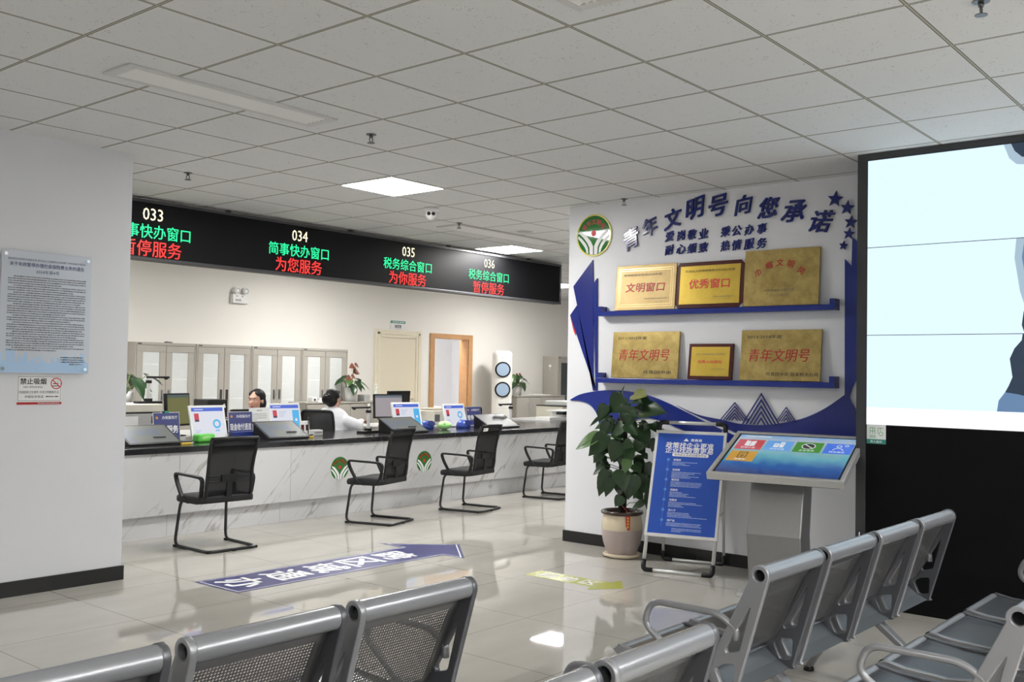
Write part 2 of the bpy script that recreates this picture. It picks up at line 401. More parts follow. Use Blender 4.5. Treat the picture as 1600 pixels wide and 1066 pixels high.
# the room behind the open door
slab('wall_store_left', 11.55, 11.6, YB+.15, 14.2, 0, HC, WHITE)
slab('wall_store_right', 15.1, 15.15, YB+.15, 14.2, 0, HC, WHITE)
slab('wall_store_back', 11.55, 15.15, 14.2, 14.25, 0, HC, WHITE)
b = MB().mat(BLACKTILE)
b.box(-4, 2.75, YL-.013, YL, 0, .096); b.box(2.753, 3.58, YL-.013, YL, 0, .096); b.box(3.566, 3.58, YL, 7.0, 0, .096)
struct(b.build('baseboard_left'))
b = MB().mat(BLACKTILE)
for y0, y1 in ((2.41, 3.1), (3.103, 3.9), (3.903, 4.7), (4.703, 5.229)): b.box(XA-.013, XA, y0, y1, 0, .096)
b.box(XA, 7.3, 5.215, 5.229, 0, .096)
struct(b.build('baseboard_right'))

# ------------------------------------------------------------------ ceiling fittings
def ceiling_light(i, j, label):
    x, y = 3.933+.6*i+.3, 1.89+.6*j+.3
    t = thing('ceiling_light', label, 'ceiling light', (x, y, HC), 0, 'lit square ceiling panels')
    fr = MB().mat(WHITEP)
    for a in (-1, 1):
        fr.box(min(a*.297, a*.285), max(a*.297, a*.285), -.297, .297, -.008, 0); fr.box(-.285, .285, min(a*.297, a*.285), max(a*.297, a*.285), -.008, 0)
    fr.build('frame', t)
    MB().mat(DIFF).box(-.285, .285, -.285, .285, -.005, -.001).build('diffuser', t)
    return t
ceiling_light(2, 6, 'largest lit square ceiling panel, above the hall in front of the black display board')
ceiling_light(8, 9, 'lit square ceiling panel just above the right end of the black display board')
ceiling_light(15, 13, 'lit ceiling panel seen between the display board and the award wall')
for i, j, l in ((2, 12, 'above the staff desks behind the display board'), (8, 13, 'above the staff side desk near the wooden door'),
                (-4, 12, 'above the staff area behind the left wall'),
                (-4, -6, 'over the benches behind the viewer'), (2, -6, 'over the hall facing the video wall'), (-4, -12, 'over the rear of the hall'), (2, -12, 'over the far corner of the hall'),
                (-10, -6, 'over the hall entrance'), (-1, -9, 'added behind the viewer for more hall light'), (2, -9, 'added behind the viewer, nearer the video wall, for hall light'), (-4, -9, 'added behind the viewer, nearer the entrance, for hall light'), (-10, 0, 'beside the hall left wall'), (6, -13, 'in the recess past the video wall'), (8, 3, 'over the passage behind the award wall'), (14, 17, 'in the small room behind the wooden door')):  # the unseen row of three behind the viewer is added to brighten the hall
    ceiling_light(i, j, 'lit square ceiling panel '+l)

def air_vent(x0, x1, y0, y1, label):
    t = thing('air_vent', label, 'air vent', ((x0+x1)/2, (y0+y1)/2, HC), 0, 'long slotted air vents in the ceiling')
    hx, hy = (x1-x0)/2, (y1-y0)/2
    VW = mat('vent_grey_white', (.62, .62, .61), .5); fr = MB().mat(VW); e = .035
    fr.box(-hx, hx, -hy, -hy+e, -.012, 0); fr.box(-hx, hx, hy-e, hy, -.012, 0); fr.box(-hx, -hx+e*1.6, -hy+e, hy-e, -.012, 0); fr.box(hx-e*1.6, hx, -hy+e, hy-e, -.012, 0)
    fr.build('frame', t, bevel=.003)
    MB().mat(DARKG).box(-hx+e, hx-e, -hy+e, hy-e, -.002, -.0005).build('dark_backing', t)
    n = 5
    for k in range(n):
        y = -hy+e+(2*hy-2*e)*(k+.5)/n; wv = (2*hy-2*e)/n*.34
        sl = MB(F((0, y, -.007), (1, 0, 0), (0, cos(R(-18)), sin(R(-18))))).mat(WHITEP).box(-hx+e, hx-e, -wv, wv, -.0015, .0015); sl.build('slat', t)
    return t
air_vent(2.46, 3.77, 4.495, 4.755, 'long white slotted air vent in the ceiling above the left wall')
air_vent(7.2, 8.95, 6.70, 7.02, 'small-looking slotted air vent in the ceiling beside the round speaker')
air_vent(1.9, 3.2, 2.09, 2.345, 'slotted air vent cut by the top edge of the photo')

def sprinkler(x, y, label):
    t = thing('sprinkler', label, 'sprinkler', (x, y, HC), 0, 'small dark ceiling sprinklers')
    MB().mat(STEELD).lathe([(.032, -.004), (.032, 0), ], 16).build('flange', t)
    b = MB().mat(STEELD); b.lathe([(.011, -.022), (.011, -.004)], 10)
    for a in (-1, 1): b.tube([(a*.009, 0, -.02), (a*.014, 0, -.035), (a*.006, 0, -.052)], .003, 6)
    b.build('body', t)
    MB().mat(STEELD).lathe([(.024, -.056), (.024, -.053)], 14).build('deflector', t)
    return t
for x, y, l in ((4.159, 6.685, 'dark ceiling sprinkler nearest the left wall and number 033'), (4.146, 4.624, 'dark ceiling sprinkler beside the end of the long air vent'),
                (7.152, 6.66, 'dark ceiling sprinkler at the corner of the far slotted vent'), (6.93, 4.576, 'ceiling sprinkler tight against the award wall above the emblem'),
                (4.066, 1.051, 'ceiling sprinkler at the top right corner of the photo')): sprinkler(x, y, l)
t = thing('dome_camera', 'small white twin-lens camera on the ceiling before the display board', 'security camera', (6.36, 6.27, HC))
MB().mat(WHITEP).lathe([(.06, -.03), (.07, -.02), (.07, 0)], 24).build('mount', t)
MB().mat(WHITEP).ball((0, 0, -.06), .05).build('ball_housing', t)
d = Vector((-.70, -.70, .1)).normalized(); fr = F(Vector((0, 0, -.062))+d*.045, d.cross(Vector((0, 0, 1)))*-1, (0, 0, 1))
for a in (-.02, .02): MB(fr).mat(BLACKG).disc(a, 0, .014, .006, 16).ring(a, 0, .014, .017, .005, 16).build('lens', t)
t = thing('ceiling_speaker', 'round white grille speaker in the ceiling by the far vent', 'speaker', (7.95, 6.47, HC))
MB().mat(WHITEP).lathe([(.095, -.006), (.115, -.004), (.115, 0)], 32).build('rim', t)
MB().mat(GREYP).lathe([(.001, -.0095), (.09, -.0065)], 32, cap=False).build('grille', t)

# ------------------------------------------------------------------ LED board over the counter
K = 1.0102
def led(x, z): return (x*K, 1.464+(z-1.464)*K)
LY = 7.93
lb = thing('display_board', 'long black LED board hanging over the counter with window numbers 033 to 036', 'display board', (7.2, LY+.06, 2.4))
def L(mb): return mb
x0, x1 = 3.0, 10.525; z0, z1 = 2.382, 2.912
o = Vector((7.2, LY+.06, 2.4))
def lbuild(mb, name, bevel=0.): mb.v = [p-o for p in mb.v]; return mb.build(name, lb, bevel=bevel)
lbuild(MB().mat(BLACK).box(x0, x1, LY+.012, LY+.12, z0+.002, z1), 'housing')
fr = MB().mat(DARKG); fr.box(x0, x1, LY-.006, LY+.012, z0, z0+.028); fr.box(x0, x1, LY-.006, LY+.012, z1-.028, z1); fr.box(x1-.02, x1, LY-.006, LY+.012, z0+.028, z1-.028)
lbuild(fr, 'frame', .004)
lbuild(MB(wallY(LY+.008)).mat(mat('led_matrix', (.005, .005, .006), .5, spec=.15)).rect(x0, z0+.028, x1-.02, z1-.028), 'led_matrix')
hg = MB().mat(DARKG)
for x in (3.9, 5.4, 6.9, 8.4, 9.9): hg.box(x-.02, x+.02, LY+.04, LY+.08, z1, HC)
lbuild(hg, 'hanger')
LG = glow('led_green', (.02, 1., .36), 1.5); LR = glow('led_red', (1., .035, .03), 1.6); LYW = glow('led_warm_white', (1., .93, .62), 1.5)
for num, l2, l3, cx in (('033', '简事快办窗口', '暂停服务', 4.56), ('034', '简事快办窗口', '为您服务', 6.139), ('035', '税务综合窗口', '为你服务', 7.627), ('036', '税务综合窗口', '暂停服务', 8.983)):
    fr = wallY(LY+.004)
    c = led(cx, 2.773); lbuild(MB(fr).mat(LYW).text(num, c[0], c[1], .19, .105, bold=.004), 'number_text')
    c = led(cx, 2.624); lbuild(MB(fr).mat(LG).text(l2, c[0], c[1], .74, .122, bold=.006), 'service_text')
    c = led(cx, 2.477); lbuild(MB(fr).mat(LR).text(l3, c[0], c[1], .57, .14, bold=.008), 'status_text')

# ------------------------------------------------------------------ award wall decoration
def AW(c=0.): return F((XA-c, 0, 0), (0, -1, 0), (0, 0, 1))
def deco(pts, m, name, label, cat='wall decoration', c0=.0015, c1=.012, group=None):
    mb = MB(AW()).mat(m).prism([Z(p) for p in pts], c0, c1); return single(mb, name, label, cat, group)
def curve(pts, n=8):
    """smooth open curve through points"""
    P = [Vector(p) for p in pts]; out = []
    for i in range(len(P)-1):
        a, b, c, d = P[max(i-1, 0)], P[i], P[i+1], P[min(i+2, len(P)-1)]
        for k in range(n):
            t = k/n; out.append(.5*((2*b)+(c-a)*t+(2*a-5*b+4*c-d)*t*t+(3*b-a-3*c+d)*t**3))
    return [tuple(p) for p in out]+[tuple(P[-1])]
deco([(4.952, 2.454), (5.157, 2.231), (5.113, 2.066), (5.188, 1.978), (4.902, 1.322), (4.93, 1.322), (4.944, 2.239)], BLUED, 'acrylic_ornament', 'jagged dark blue acrylic panel at the left edge of the award wall')
deco([(4.944, 2.24), (4.901, 2.292), (4.889, 1.322), (4.90, 1.322)], BLUE, 'acrylic_ornament', 'narrow blue acrylic strip along the right of the jagged panel', c1=.0165)
deco([(5.185, 1.955), (5.165, 1.945), (5.14, 1.89), (5.125, 1.83), (5.13, 1.80), (5.15, 1.84)], REDB, 'sticker_sliver', 'small red sliver of a sticker below the tip of the jagged panel', 'sticker', c1=.006)
deco([(2.729, 2.329), (2.679, 2.277), (2.675, 2.48), (2.60, 2.42), (2.60, 1.45), (2.644, 1.45), (2.668, 1.40), (2.688, 1.331), (2.675, 1.30), (2.66, 1.27), (2.723, 1.348)], BLUE, 'acrylic_ornament', 'tall blue acrylic band between the award shelves and the video wall', c0=.0125, c1=.018)
up = curve([(5.17, 1.238), (5.055, 1.289), (4.859, 1.323), (4.688, 1.330), (4.539, 1.323), (4.357, 1.293), (4.197, 1.244), (4.097, 1.205), (3.88, 1.118), (3.621, 1.020), (3.40, .955), (3.2, .91)])
lo = curve([(3.2, .90), (3.45, .92), (3.72, .962), (3.95, 1.0), (4.10, 1.045), (4.28, 1.10), (4.42, 1.11), (4.56, 1.07), (4.66, 1.0), (4.74, .961), (4.805, .973), (4.855, 1.03), (4.885, 1.118), (4.954, 1.195), (5.054, 1.227), (5.17, 1.230)])
deco(up+lo, BLUE, 'wave_ornament', 'sweeping blue acrylic wave starting at the left wall edge behind the plant')
w2 = curve([(4.105, 1.224), (3.995, 1.182), (3.879, 1.15), (3.701, 1.126), (3.59, 1.106), (3.45, 1.098), (3.286, 1.108), (3.096, 1.148), (2.983, 1.187), (2.858, 1.253), (2.722, 1.35)])
deco(w2+[(2.66, 1.27), (2.647, 1.245), (2.60, 1.235), (2.60, .90), (3.15, .90), (3.40, .962), (3.62, 1.045), (3.88, 1.135), (4.0, 1.177)], BLUED, 'wave_ornament', 'dark blue acrylic wave below the line mountains, behind the touch screen')
MOUNT = [((3.367, 1.345), .158, 1.102, 5, 'largest striped blue mountain outline, middle of the three'), ((3.587, 1.267), .125, 1.125, 5, 'striped blue mountain outline left of the tallest one'), ((3.166, 1.246), .08, 1.135, 4, 'smallest striped blue mountain outline right of the tallest one')]
for (y, z), hw, zb, n, l in MOUNT:
    mb = MB(AW()).mat(LETTERB); H = z-zb; st = H/(n*2.05)
    for k in range(n):
        za = z-k*st*1.95; zi = za-st*.75; sl = hw/H
        xo = (za-zb)*sl; xi = (zi-zb)*sl
        if xi <= 0: break
        mb.prism([(-y-xo, zb), (-y-xi, zb), (-y, zi), (-y, za)], .0125, .02); mb.prism([(-y+xo, zb), (-y, za), (-y, zi), (-y+xi, zb)], .0125, .02)
    single(mb, 'mountain_outline', l, 'wall decoration', 'striped mountain outlines on the award wall')
BIG = [('青', 4.559, 2.609, .20, R(16)), ('年', 4.38, 2.696, .18, R(12)), ('文', 4.162, 2.746, .19, R(6)), ('明', 3.959, 2.811, .20, R(4)), ('号', 3.754, 2.814, .20, 0), ('向', 3.532, 2.80, .18, R(-2)), ('您', 3.325, 2.759, .19, R(-4)), ('承', 3.118, 2.712, .20, R(-10)), ('诺', 2.91, 2.618, .20, R(-14))]
EN = ('young', 'year', 'culture', 'bright', 'title', 'toward', 'you', 'promise', 'vow')
for (ch, y, z, h, ro), e in zip(BIG, EN):
    mb = MB(AW()).mat(LETTERB).text(ch, -y, z, h=h*.80, c=.004, depth=.014, bold=.02, rot=ro, shear=.14, rise=.16)
    single(mb, 'wall_character', 'large navy calligraphy character '+ch+' in the arched top line of the award wall', 'wall lettering', 'large characters arched over the award wall')
for row, z0_ in (('爱岗敬业秉公办事', 2.602), ('耐心细致热情服务', 2.491)):
    ys = (4.192, 4.083, 3.985, 3.881, 3.687, 3.59, 3.484, 3.380)
    for ch, y in zip(row, ys):
        mb = MB(AW()).mat(LETTERB).text(ch, -y, z0_, h=.076, c=.003, depth=.009, bold=.02, shear=.12, rise=.14)
        single(mb, 'wall_character', 'small navy calligraphy character '+ch+(' in the upper' if z0_ > 2.55 else ' in the lower')+' small line below the arch', 'wall lettering', 'small characters in two lines on the award wall')
for (y, z, r), l in zip(((2.805, 2.771, .062), (2.716, 2.70, .056), (2.688, 2.593, .052), (2.701, 2.51, .046), (2.741, 2.427, .036)),
        ('largest navy star, highest of the five on the award wall', 'second highest navy star at the right of the award wall', 'middle navy star of the five, nearest the video wall', 'fourth navy star down, above the smallest', 'smallest navy star, lowest of the five')):
    pts = [(-y+(r if k % 2 == 0 else r*.42)*sin(pi*k/5+.15), z+(r if k % 2 == 0 else r*.42)*cos(pi*k/5+.15)) for k in range(10)]
    single(MB(AW()).mat(LETTERB).prism(pts, .004, .016), 'wall_star', l, 'star', 'navy stars on the award wall')

def emblem_art(mb, a, b, r, c, text=True):
    """green round emblem: white sprouting leaves, red sun, red characters on an arc"""
    mb.mat(GREENE).disc(a, b, r*.95, c, 40)
    c += .0012
    mb.mat(WINK)
    for sg in (-1, 1):
        mb.poly([(a+sg*x*r, b+y*r) for x, y in ((.03, -.94), (.03, -.52), (.16, -.28), (.50, .08), (.80, .24), (.84, .13), (.58, -.10), (.36, -.36), (.24, -.58), (.22, -.91))], c)
        mb.poly([(a+sg*x*r, b+y*r) for x, y in ((.30, -.88), (.33, -.60), (.45, -.38), (.68, -.14), (.90, .02), (.92, -.10), (.72, -.30), (.52, -.55), (.44, -.70), (.42, -.82))], c)
    mb.mat(REDB).disc(a, b+.10*r, r*.15, c, 20)
    if text:
        for k, ch in enumerate('青年文明号'):
            t = R(142-26*k); mb.mat(RED).text(ch, a+r*.66*cos(t), b+r*.66*sin(t), h=r*.26, c=c, rot=t-pi/2, bold=.02)
o3 = Vector((XA, 4.945, 2.485)); t = thing('wall_emblem', 'round green emblem with yellow rim at the top left of the award wall', 'emblem', o3)
def rel(mb, o): mb.v = [p-Vector(o) for p in mb.v]; return mb
rel(MB(AW()).mat(YELE).lathe([(.182, 0), (.182, .008)], 40) if False else MB(F((XA, 4.945, 2.666), (0, -1, 0), (0, 0, 1))).mat(YELE).prism([(.183*cos(2*pi*i/48), .183*sin(2*pi*i/48)) for i in range(48)], 0, .012), o3).build('rim', t)
mb = MB(F((XA-.0128, 4.945, 2.666), (0, -1, 0), (0, 0, 1))); emblem_art(mb, 0, 0, .18, 0); rel(mb, o3).build('emblem_face', t)

# shelves
SH = []
for zb, zt, l in ((1.957, 2.04, 'upper blue award shelf with three gold plaques'), (1.393, 1.479, 'lower blue award shelf with two brass plaques and a small framed one')):
    t = thing('award_shelf', l, 'shelf', (XA, 3.8, zb), 0, 'blue ledge shelves on the award wall')
    MB().mat(BLUE).box(-.095, 0, -1.03, 1.04, 0, .041).build('ledge', t, bevel=.002)
    for y in (-1.03, 1.001): MB().mat(BLUE).box(-.095, 0, y, y+.039, .041, zt-zb).build('end_stop', t, bevel=.002)
# plaques: (y left, y right, height) leaning on the wall
def plaque(yl, yr, zb, h, plate, label, art, frame=None, dy=.055):
    W = yl-yr; lean = .035
    t = thing('award_plaque', label, 'plaque', (XA-dy, (yl+yr)/2, zb), 0, 'gold award plaques on the blue shelves')
    u = Vector((lean, 0, h)).normalized(); fr = F((0, 0, 0), (0, -1, 0), u)
    th = .018 if frame is None else .022
    if frame:
        MB(fr).mat(frame).box(-W/2, W/2, 0, h, -th+.004, .004).build('wooden_frame', t, bevel=.004)
        e = .032*W/.59 if W > .5 else .026
        MB(fr).mat(plate).box(-W/2+e, W/2-e, e, h-e, .004, .008).build('plate', t, bevel=.001)
        top = .0088
        if W > .5:
            cl = MB(fr).mat(CHROME)
            for sx in (-1, 1):
                for sy in (0, 1):
                    x, y = sx*W/2, sy*h; e2 = .03
                    cl.poly([(x, y), (x-sx*e2, y), (x, y+(1-2*sy)*e2)] if sx*(1-2*sy) > 0 else [(x, y), (x, y+(1-2*sy)*e2), (x-sx*e2, y)], .0065)
            cl.build('corner_clip', t)
    else:
        MB(fr).mat(plate).box(-W/2, W/2, 0, h, -th+.004, .004).build('plate', t, bevel=.003); top = .0052
    for (m, s, a, b, w_, h_, bo, sh) in art: MB(fr).mat(m).text(s, a*W, b*h, w_*W if w_ else None, h_*h if h_ else None, c=top, bold=bo, shear=sh).build('lettering', t)
    return t, fr, MB(fr), W, h, top
ZU, ZL = 2.002, 1.438
t, fr, mb, W, h, c = plaque(4.690, 4.108, ZU, .379, GOLDM, 'matt gold plaque with red 文明窗口, leftmost on the upper shelf',
    [(INKG, '贵州省税务系统2018年度', -.05, .78, .64, .055, .01, 0), (RED, '文明窗口', 0, .50, .64, .20, .02, .12), (INKG, '贵州省文明税务创建办公室', .18, .245, .37, .03, .0, 0), (INKG, '二〇一九年一月', .18, .175, .22, .028, 0, 0)])
g = MB(fr).mat(mat('brushed_gold_line', (.75, .58, .28), .3, .6))
for i in (.028, .045):
    for q in ((-W/2+i, i, W/2-i, i+.004), (-W/2+i, h-i-.004, W/2-i, h-i), (-W/2+i, i, -W/2+i+.004, h-i), (W/2-i-.004, i, W/2-i, h-i)): g.rect(*q, c*.9)
g.build('border_line', t)
t, fr, mb, W, h, c = plaque(4.102, 3.508, ZU, .374, GOLDY, 'yellow gold plaque in dark red frame with 优秀窗口, middle of the upper shelf',
    [(INK, '花溪区人民政府政务大厅2021年度', 0, .80, .74, .055, .012, 0), (REDB, '优秀窗口', 0, .52, .60, .20, .02, 0), (INKG, '花溪区人民政府政务服务中心', .22, .235, .31, .03, 0, 0), (INKG, '二〇二二年一月', .22, .185, .17, .026, 0, 0)], DARKWOOD)
t, fr, mb, W, h, c = plaque(3.506, 2.908, ZU, .432, GOLD, 'tall brass plaque with arched red 巾帼文明岗, right end of the upper shelf',
    [(INKG, '中华全国妇女联合会', -.02, .275, .40, .04, .0, 0), (INKG, '二〇一三年三月', -.02, .185, .27, .04, 0, 0)])
for k, ch in enumerate('巾帼文明岗'):
    q = (k-2)/2; MB(fr).mat(RED).text(ch, -.02*W+q*.29*W, (.76-.16*q*q)*h, h=.125*h, c=c, rot=-q*.5, bold=.015, shear=.1).build('lettering', t)
for yl, yr, yy, foot, l in ((4.716, 4.074, '2011-2012年度', '共青团中央', 'brass plaque marked 2011-2012 at the left end of the lower shelf'), (3.530, 2.892, '2013-2014年度', '共青团中央 国家税务总局', 'brass plaque marked 2013-2014 at the right end of the lower shelf')):
    t, fr, mb, W, h, c = plaque(yl, yr, ZL, .386, GOLD, l, [(INK, yy, -.20, .865, .44, .07, .012, 0), (RED, '青年文明号', -.01, .50, .76, .25, .012, .16), (INK, foot, .20 if len(foot) < 8 else .16, .13, .42 if len(foot) < 8 else .64, .075, .012, 0)])
t, fr, mb, W, h, c = plaque(3.986, 3.597, ZL, .285, GOLDY, 'small yellow gold plaque in dark red frame, middle of the lower shelf',
    [(INKG, '花溪区人民政府政务大厅2020年度', 0, .70, .66, .045, .0, 0), (REDB, '优秀入驻单位', 0, .49, .54, .085, .015, 0), (INKG, '花溪区人民政府政务服务中心', .2, .29, .3, .028, 0, 0), (INKG, '二〇二一年一月', .2, .24, .16, .024, 0, 0)], DARKWOOD)

# ------------------------------------------------------------------ notices on the left wall
o = Vector((2.99, YL, 1.406)); t = thing('notice_board', 'pale acrylic notice with blue city skyline on the left wall', 'notice board', o)
A0, A1, B0, B1 = 2.700, 3.281, 1.406, 2.183
LW = wallY(YL)
rel(MB(LW).mat(ACRY).box(A0, A1, B0, B1, .012, .018), o).build('panel', t, bevel=.001)
for a in (A0+.025, A1-.025):
    for b_ in (B0+.028, B1-.028):
        so = MB(LW).mat(CHROME).prism([(a+.011*cos(2*pi*i/14), b_+.011*sin(2*pi*i/14)) for i in range(14)], 0, .024); rel(so, o).build('standoff', t)
sk = MB(LW).mat(SKYL); c = .0186; x = A0+.004; rn = random.Random(3)
hs = [.13, .06, .16, .14, .15, .05, .10, .08, .13, .05, .07, .09, .04, .10, .06, .05, .04, .08, .05, .09, .06, .11, .10, .05, .10, .03, .07, .13, .07, .05]
for hh in hs:
    wd = (A1-A0-.008)/len(hs); sk.rect(x, B0+.004, x+wd, B0+.035+hh*.75, c); x += wd
rel(sk, o).build('skyline_print', t)
tx = MB(LW); tx.mat(INKN)
tx.text('国家税务总局贵州省税务局 贵州省人力资源和社会保障厅 贵州省医疗保障局', 2.99, 2.128, .50, .014, c=c, bold=.0); tx.text('关于年终暂停办理社会保险费业务的通告', 2.99, 2.096, .48, .027, c=c, bold=.014); tx.text('2024年第4号', 2.99, 2.056, .15, .023, c=c, bold=.012)
rel(tx, o).build('heading_text', t)
tx = MB(LW).mat(INKG); z = 2.018; rn = random.Random(5)
for k in range(33):
    ind = .035 if k in (0, 4, 7, 12, 17, 20, 24, 27, 31) else 0; end = 3.245-(.20*rn.random() if k in (3, 6, 11, 16, 19, 23, 26, 30, 32) else 0)
    if k in (3, 16): end -= .1
    tx.scribble(2.742+ind, end, z, .0075, c, rn); z -= .01455
for k in range(4): tx.scribble(3.09+.02*k*(k > 2), 3.245, z-.028-.0145*k, .0075, c, rn)
rel(tx, o).build('body_text', t)
o = Vector((2.97, YL, 1.205)); t = thing('no_smoking_sign', 'white no smoking sign with red ring under the notice', 'sign', o)
rel(MB(LW).mat(PAPER).box(2.827, 3.113, 1.205, 1.391, 0, .003), o).build('card', t)
tx = MB(LW).mat(INK); c = .0036
for q in ((2.833, 1.383, 3.107, 1.385), (2.833, 1.229, 3.107, 1.231), (2.833, 1.229, 2.835, 1.385), (3.105, 1.229, 3.107, 1.385)): tx.rect(*q, c)
tx.text('禁止吸烟', 2.928, 1.354, .165, .038, c=c, bold=.02).text('NO SMOKING', 2.928, 1.3175, .12, .012, c=c, bold=.01).text('巩固国家卫生城市 共享文明健康生活', 2.966, 1.285, .255, .018, c=c, bold=.008).text('举报投诉电话', 2.935, 1.256, .12, .017, c=c, bold=.012)
tx.scribble(3.01, 3.095, 1.256, .008, c, rn)
tx.box(3.055, 3.085, 1.337, 1.343, c, c+.0001); tx.mat(GREYP).box(3.085, 3.095, 1.337, 1.343, c, c+.0001); tx.bar((3.09, 1.345), (3.083, 1.357), .003, c).bar((3.083, 1.357), (3.09, 1.366), .003, c)
tx.mat(INK).rect(3.05, 1.322, 3.10, 1.327, c)
rel(tx, o).build('sign_text', t)
rr = MB(LW).mat(REDB).ring(3.076, 1.341, .031, .037, c+.0004).bar((3.053, 1.363), (3.099, 1.319), .006, c+.0005)
rel(rr, o).build('red_ring', t)
rel(MB(LW).mat(RED).rect(2.827, 1.205, 3.113, 1.221, c).mat(PAPERG).scribble(2.96, 3.1, 1.213, .005, c+.0004, rn), o).build('red_footer', t)

# ------------------------------------------------------------------ video wall
o = Vector((6.42, .4, 0)); vw = thing('video_wall', 'tall black video wall of lit panels to the right of the award wall', 'video wall', o)
V = lambda c=0.: F((6.42-c, 0, 0), (0, -1, 0), (0, 0, 1))
YF, YR = 2.412, -3.18
rel(MB().mat(BLACK).box(6.44, 7.0, YR, YF, 0, HC-.002), o).build('cabinet', vw)
fr = MB().mat(mat('dark_frame_metal', (.05, .052, .055), .25, .3)); fr.box(6.415, 6.44, YF-.062, YF, 0, HC-.002); fr.box(6.415, 6.44, YR, YF-.062, 2.892, HC-.002)
rel(fr, o).build('frame', vw)
rel(MB().mat(mat('matt_black_panel', (.003, .003, .0035), .4, spec=.12)).box(6.425, 6.44, YR, YF-.062, .0, 1.166), o).build('lower_panel', vw)
rel(MB().mat(CHROME).tube([(6.41, 2.375, .445), (6.385, 2.375, .445), (6.385, 2.375, .475), (6.41, 2.375, .475)], .006, 8), o).build('latch', vw)
SCW = glow('screen_pale_blue', (.70, .88, .99), 1.12); SCW2 = glow('screen_white', (.95, .98, 1.), 1.15); SCD = glow('screen_dark_figure', (.035, .06, .10), .8); SCB = glow('screen_blue_figure', (.20, .35, .60), .7); SCH = glow('screen_halo', (.45, .60, .72), .9)
rows = [(2.319, 2.886), (1.750, 2.315), (1.172, 1.746)]
for k in range(3):
    yl = 2.346-1.02*k; yr = yl-1.016
    for r_, (za, zb) in enumerate(rows):
        s = MB(V()).mat(SCW)
        if r_ < 2: s.rect(-yl, za, -yr, zb, .0)
        else: s.rect(-yl, 1.283, -yr, zb, .0).mat(SCW2).rect(-yl, za, -yr, 1.283, 0)
        if k == 0:
            E_ = -1.335
            if r_ == 0: s.mat(SCH).poly([(-1.53, 2.886), (-1.50, 2.80), (-1.46, 2.76), (E_, 2.74), (E_, 2.886)], .0006).mat(SCD).poly([(-1.49, 2.886), (-1.47, 2.84), (-1.43, 2.80), (E_, 2.78), (E_, 2.886)], .0012)
            if r_ == 1: s.mat(SCH).poly([(-1.46, 2.315), (-1.47, 2.2), (-1.44, 2.0), (-1.41, 1.9), (E_, 1.85), (E_, 2.315)], .0006).mat(SCB).poly([(-1.415, 2.315), (-1.43, 2.2), (-1.41, 2.08), (E_, 2.0), (E_, 2.315)], .0012).mat(SCD).poly([(-1.42, 1.88), (-1.43, 1.80), (-1.415, 1.75), (E_, 1.75), (E_, 1.9)], .0012)
            if r_ == 2: s.mat(SCD).poly([(-1.425, 1.746), (-1.43, 1.71), (-1.47, 1.66), (-1.495, 1.60), (-1.48, 1.49), (-1.50, 1.44), (-1.52, 1.40), (E_, 1.33), (E_, 1.746)], .0006).mat(SCB).poly([(-1.52, 1.40), (-1.555, 1.35), (-1.565, 1.284), (E_, 1.284), (E_, 1.36), (-1.45, 1.39)], .0010)
        rel(s, o).build('screen_panel', vw)
st = MB(V(-.004)).mat(WHITEP).rect(-2.345, 1.048, -2.222, 1.172, .0005).mat(TEAL).rect(-2.345, 1.048, -2.222, 1.078, .001)
gsm = mat('print_green', (.15, .45, .22), .4); st.mat(gsm)
for q in ((-2.325, 1.148, -2.29, 1.152), (-2.325, 1.148, -2.321, 1.112), (-2.325, 1.128, -2.29, 1.132), (-2.294, 1.112, -2.29, 1.152), (-2.309, 1.112, -2.305, 1.152), (-2.275, 1.148, -2.24, 1.152), (-2.275, 1.112, -2.271, 1.152), (-2.26, 1.13, -2.256, 1.152)): st.rect(min(q[0], q[2]), min(q[1], q[3]), max(q[0], q[2]), max(q[1], q[3]), .001)
st.ring(-2.253, 1.114, .010, .014, .001, 16)
for k in range(5): st.rect(-2.325+.008*k, 1.085, -2.321+.008*k, 1.105, .001)
st.mat(WINK).text('贵人服务', -2.2835, 1.0625, .075, .016, c=.0016, bold=.01)
rel(st, o).build('sticker', vw)

# ------------------------------------------------------------------ doors and things on the back wall
BWF = wallY(YB)
d1 = MB().mat(CREAM)
d1.box(10.75, 10.87, YB-.03, YB, 0, 2.12); d1.box(11.66, 11.78, YB-.03, YB, 0, 2.12); d1.box(10.87, 11.66, YB-.03, YB, 2.0, 2.12)
d1.box(10.79, 10.83, YB-.04, YB-.03, 0, 2.085); d1.box(11.70, 11.74, YB-.04, YB-.03, 0, 2.085); d1.box(10.79, 11.74, YB-.04, YB-.03, 2.045, 2.085)
o = (11.26, YB, 0); t = struct(bpy.data.objects.new('door_1', None)); COL.objects.link(t); t.location = o
rel(d1, o).build('door_frame', t, bevel=.004)
rel(MB().mat(mat('cream_door_leaf', (.78, .70, .55), .45)).box(10.87, 11.66, YB-.012, YB, 0, 2.0), o).build('door_leaf', t)
rel(MB().mat(CHROME).tube([(11.58, YB-.012, 1.0), (11.58, YB-.06, 1.0), (11.47, YB-.06, 1.0)], .009, 8), o).build('door_handle', t)
o = (12.5, YB, 0); t = struct(bpy.data.objects.new('door_2', None)); COL.objects.link(t); t.location = o
fr = MB().mat(WOOD)
fr.box(12.0, 12.10, YB-.03, YB, 0, 2.11); fr.box(12.96, 13.06, YB-.03, YB, 0, 2.11); fr.box(12.10, 12.96, YB-.03, YB, 2.03, 2.11)
fr.box(12.10, 12.12, YB, YB+.15, 0, 2.03); fr.box(12.94, 12.96, YB, YB+.15, 0, 2.03); fr.box(12.12, 12.94, YB, YB+.15, 2.03, 2.06)
rel(fr, o).build('door_frame', t, bevel=.004)
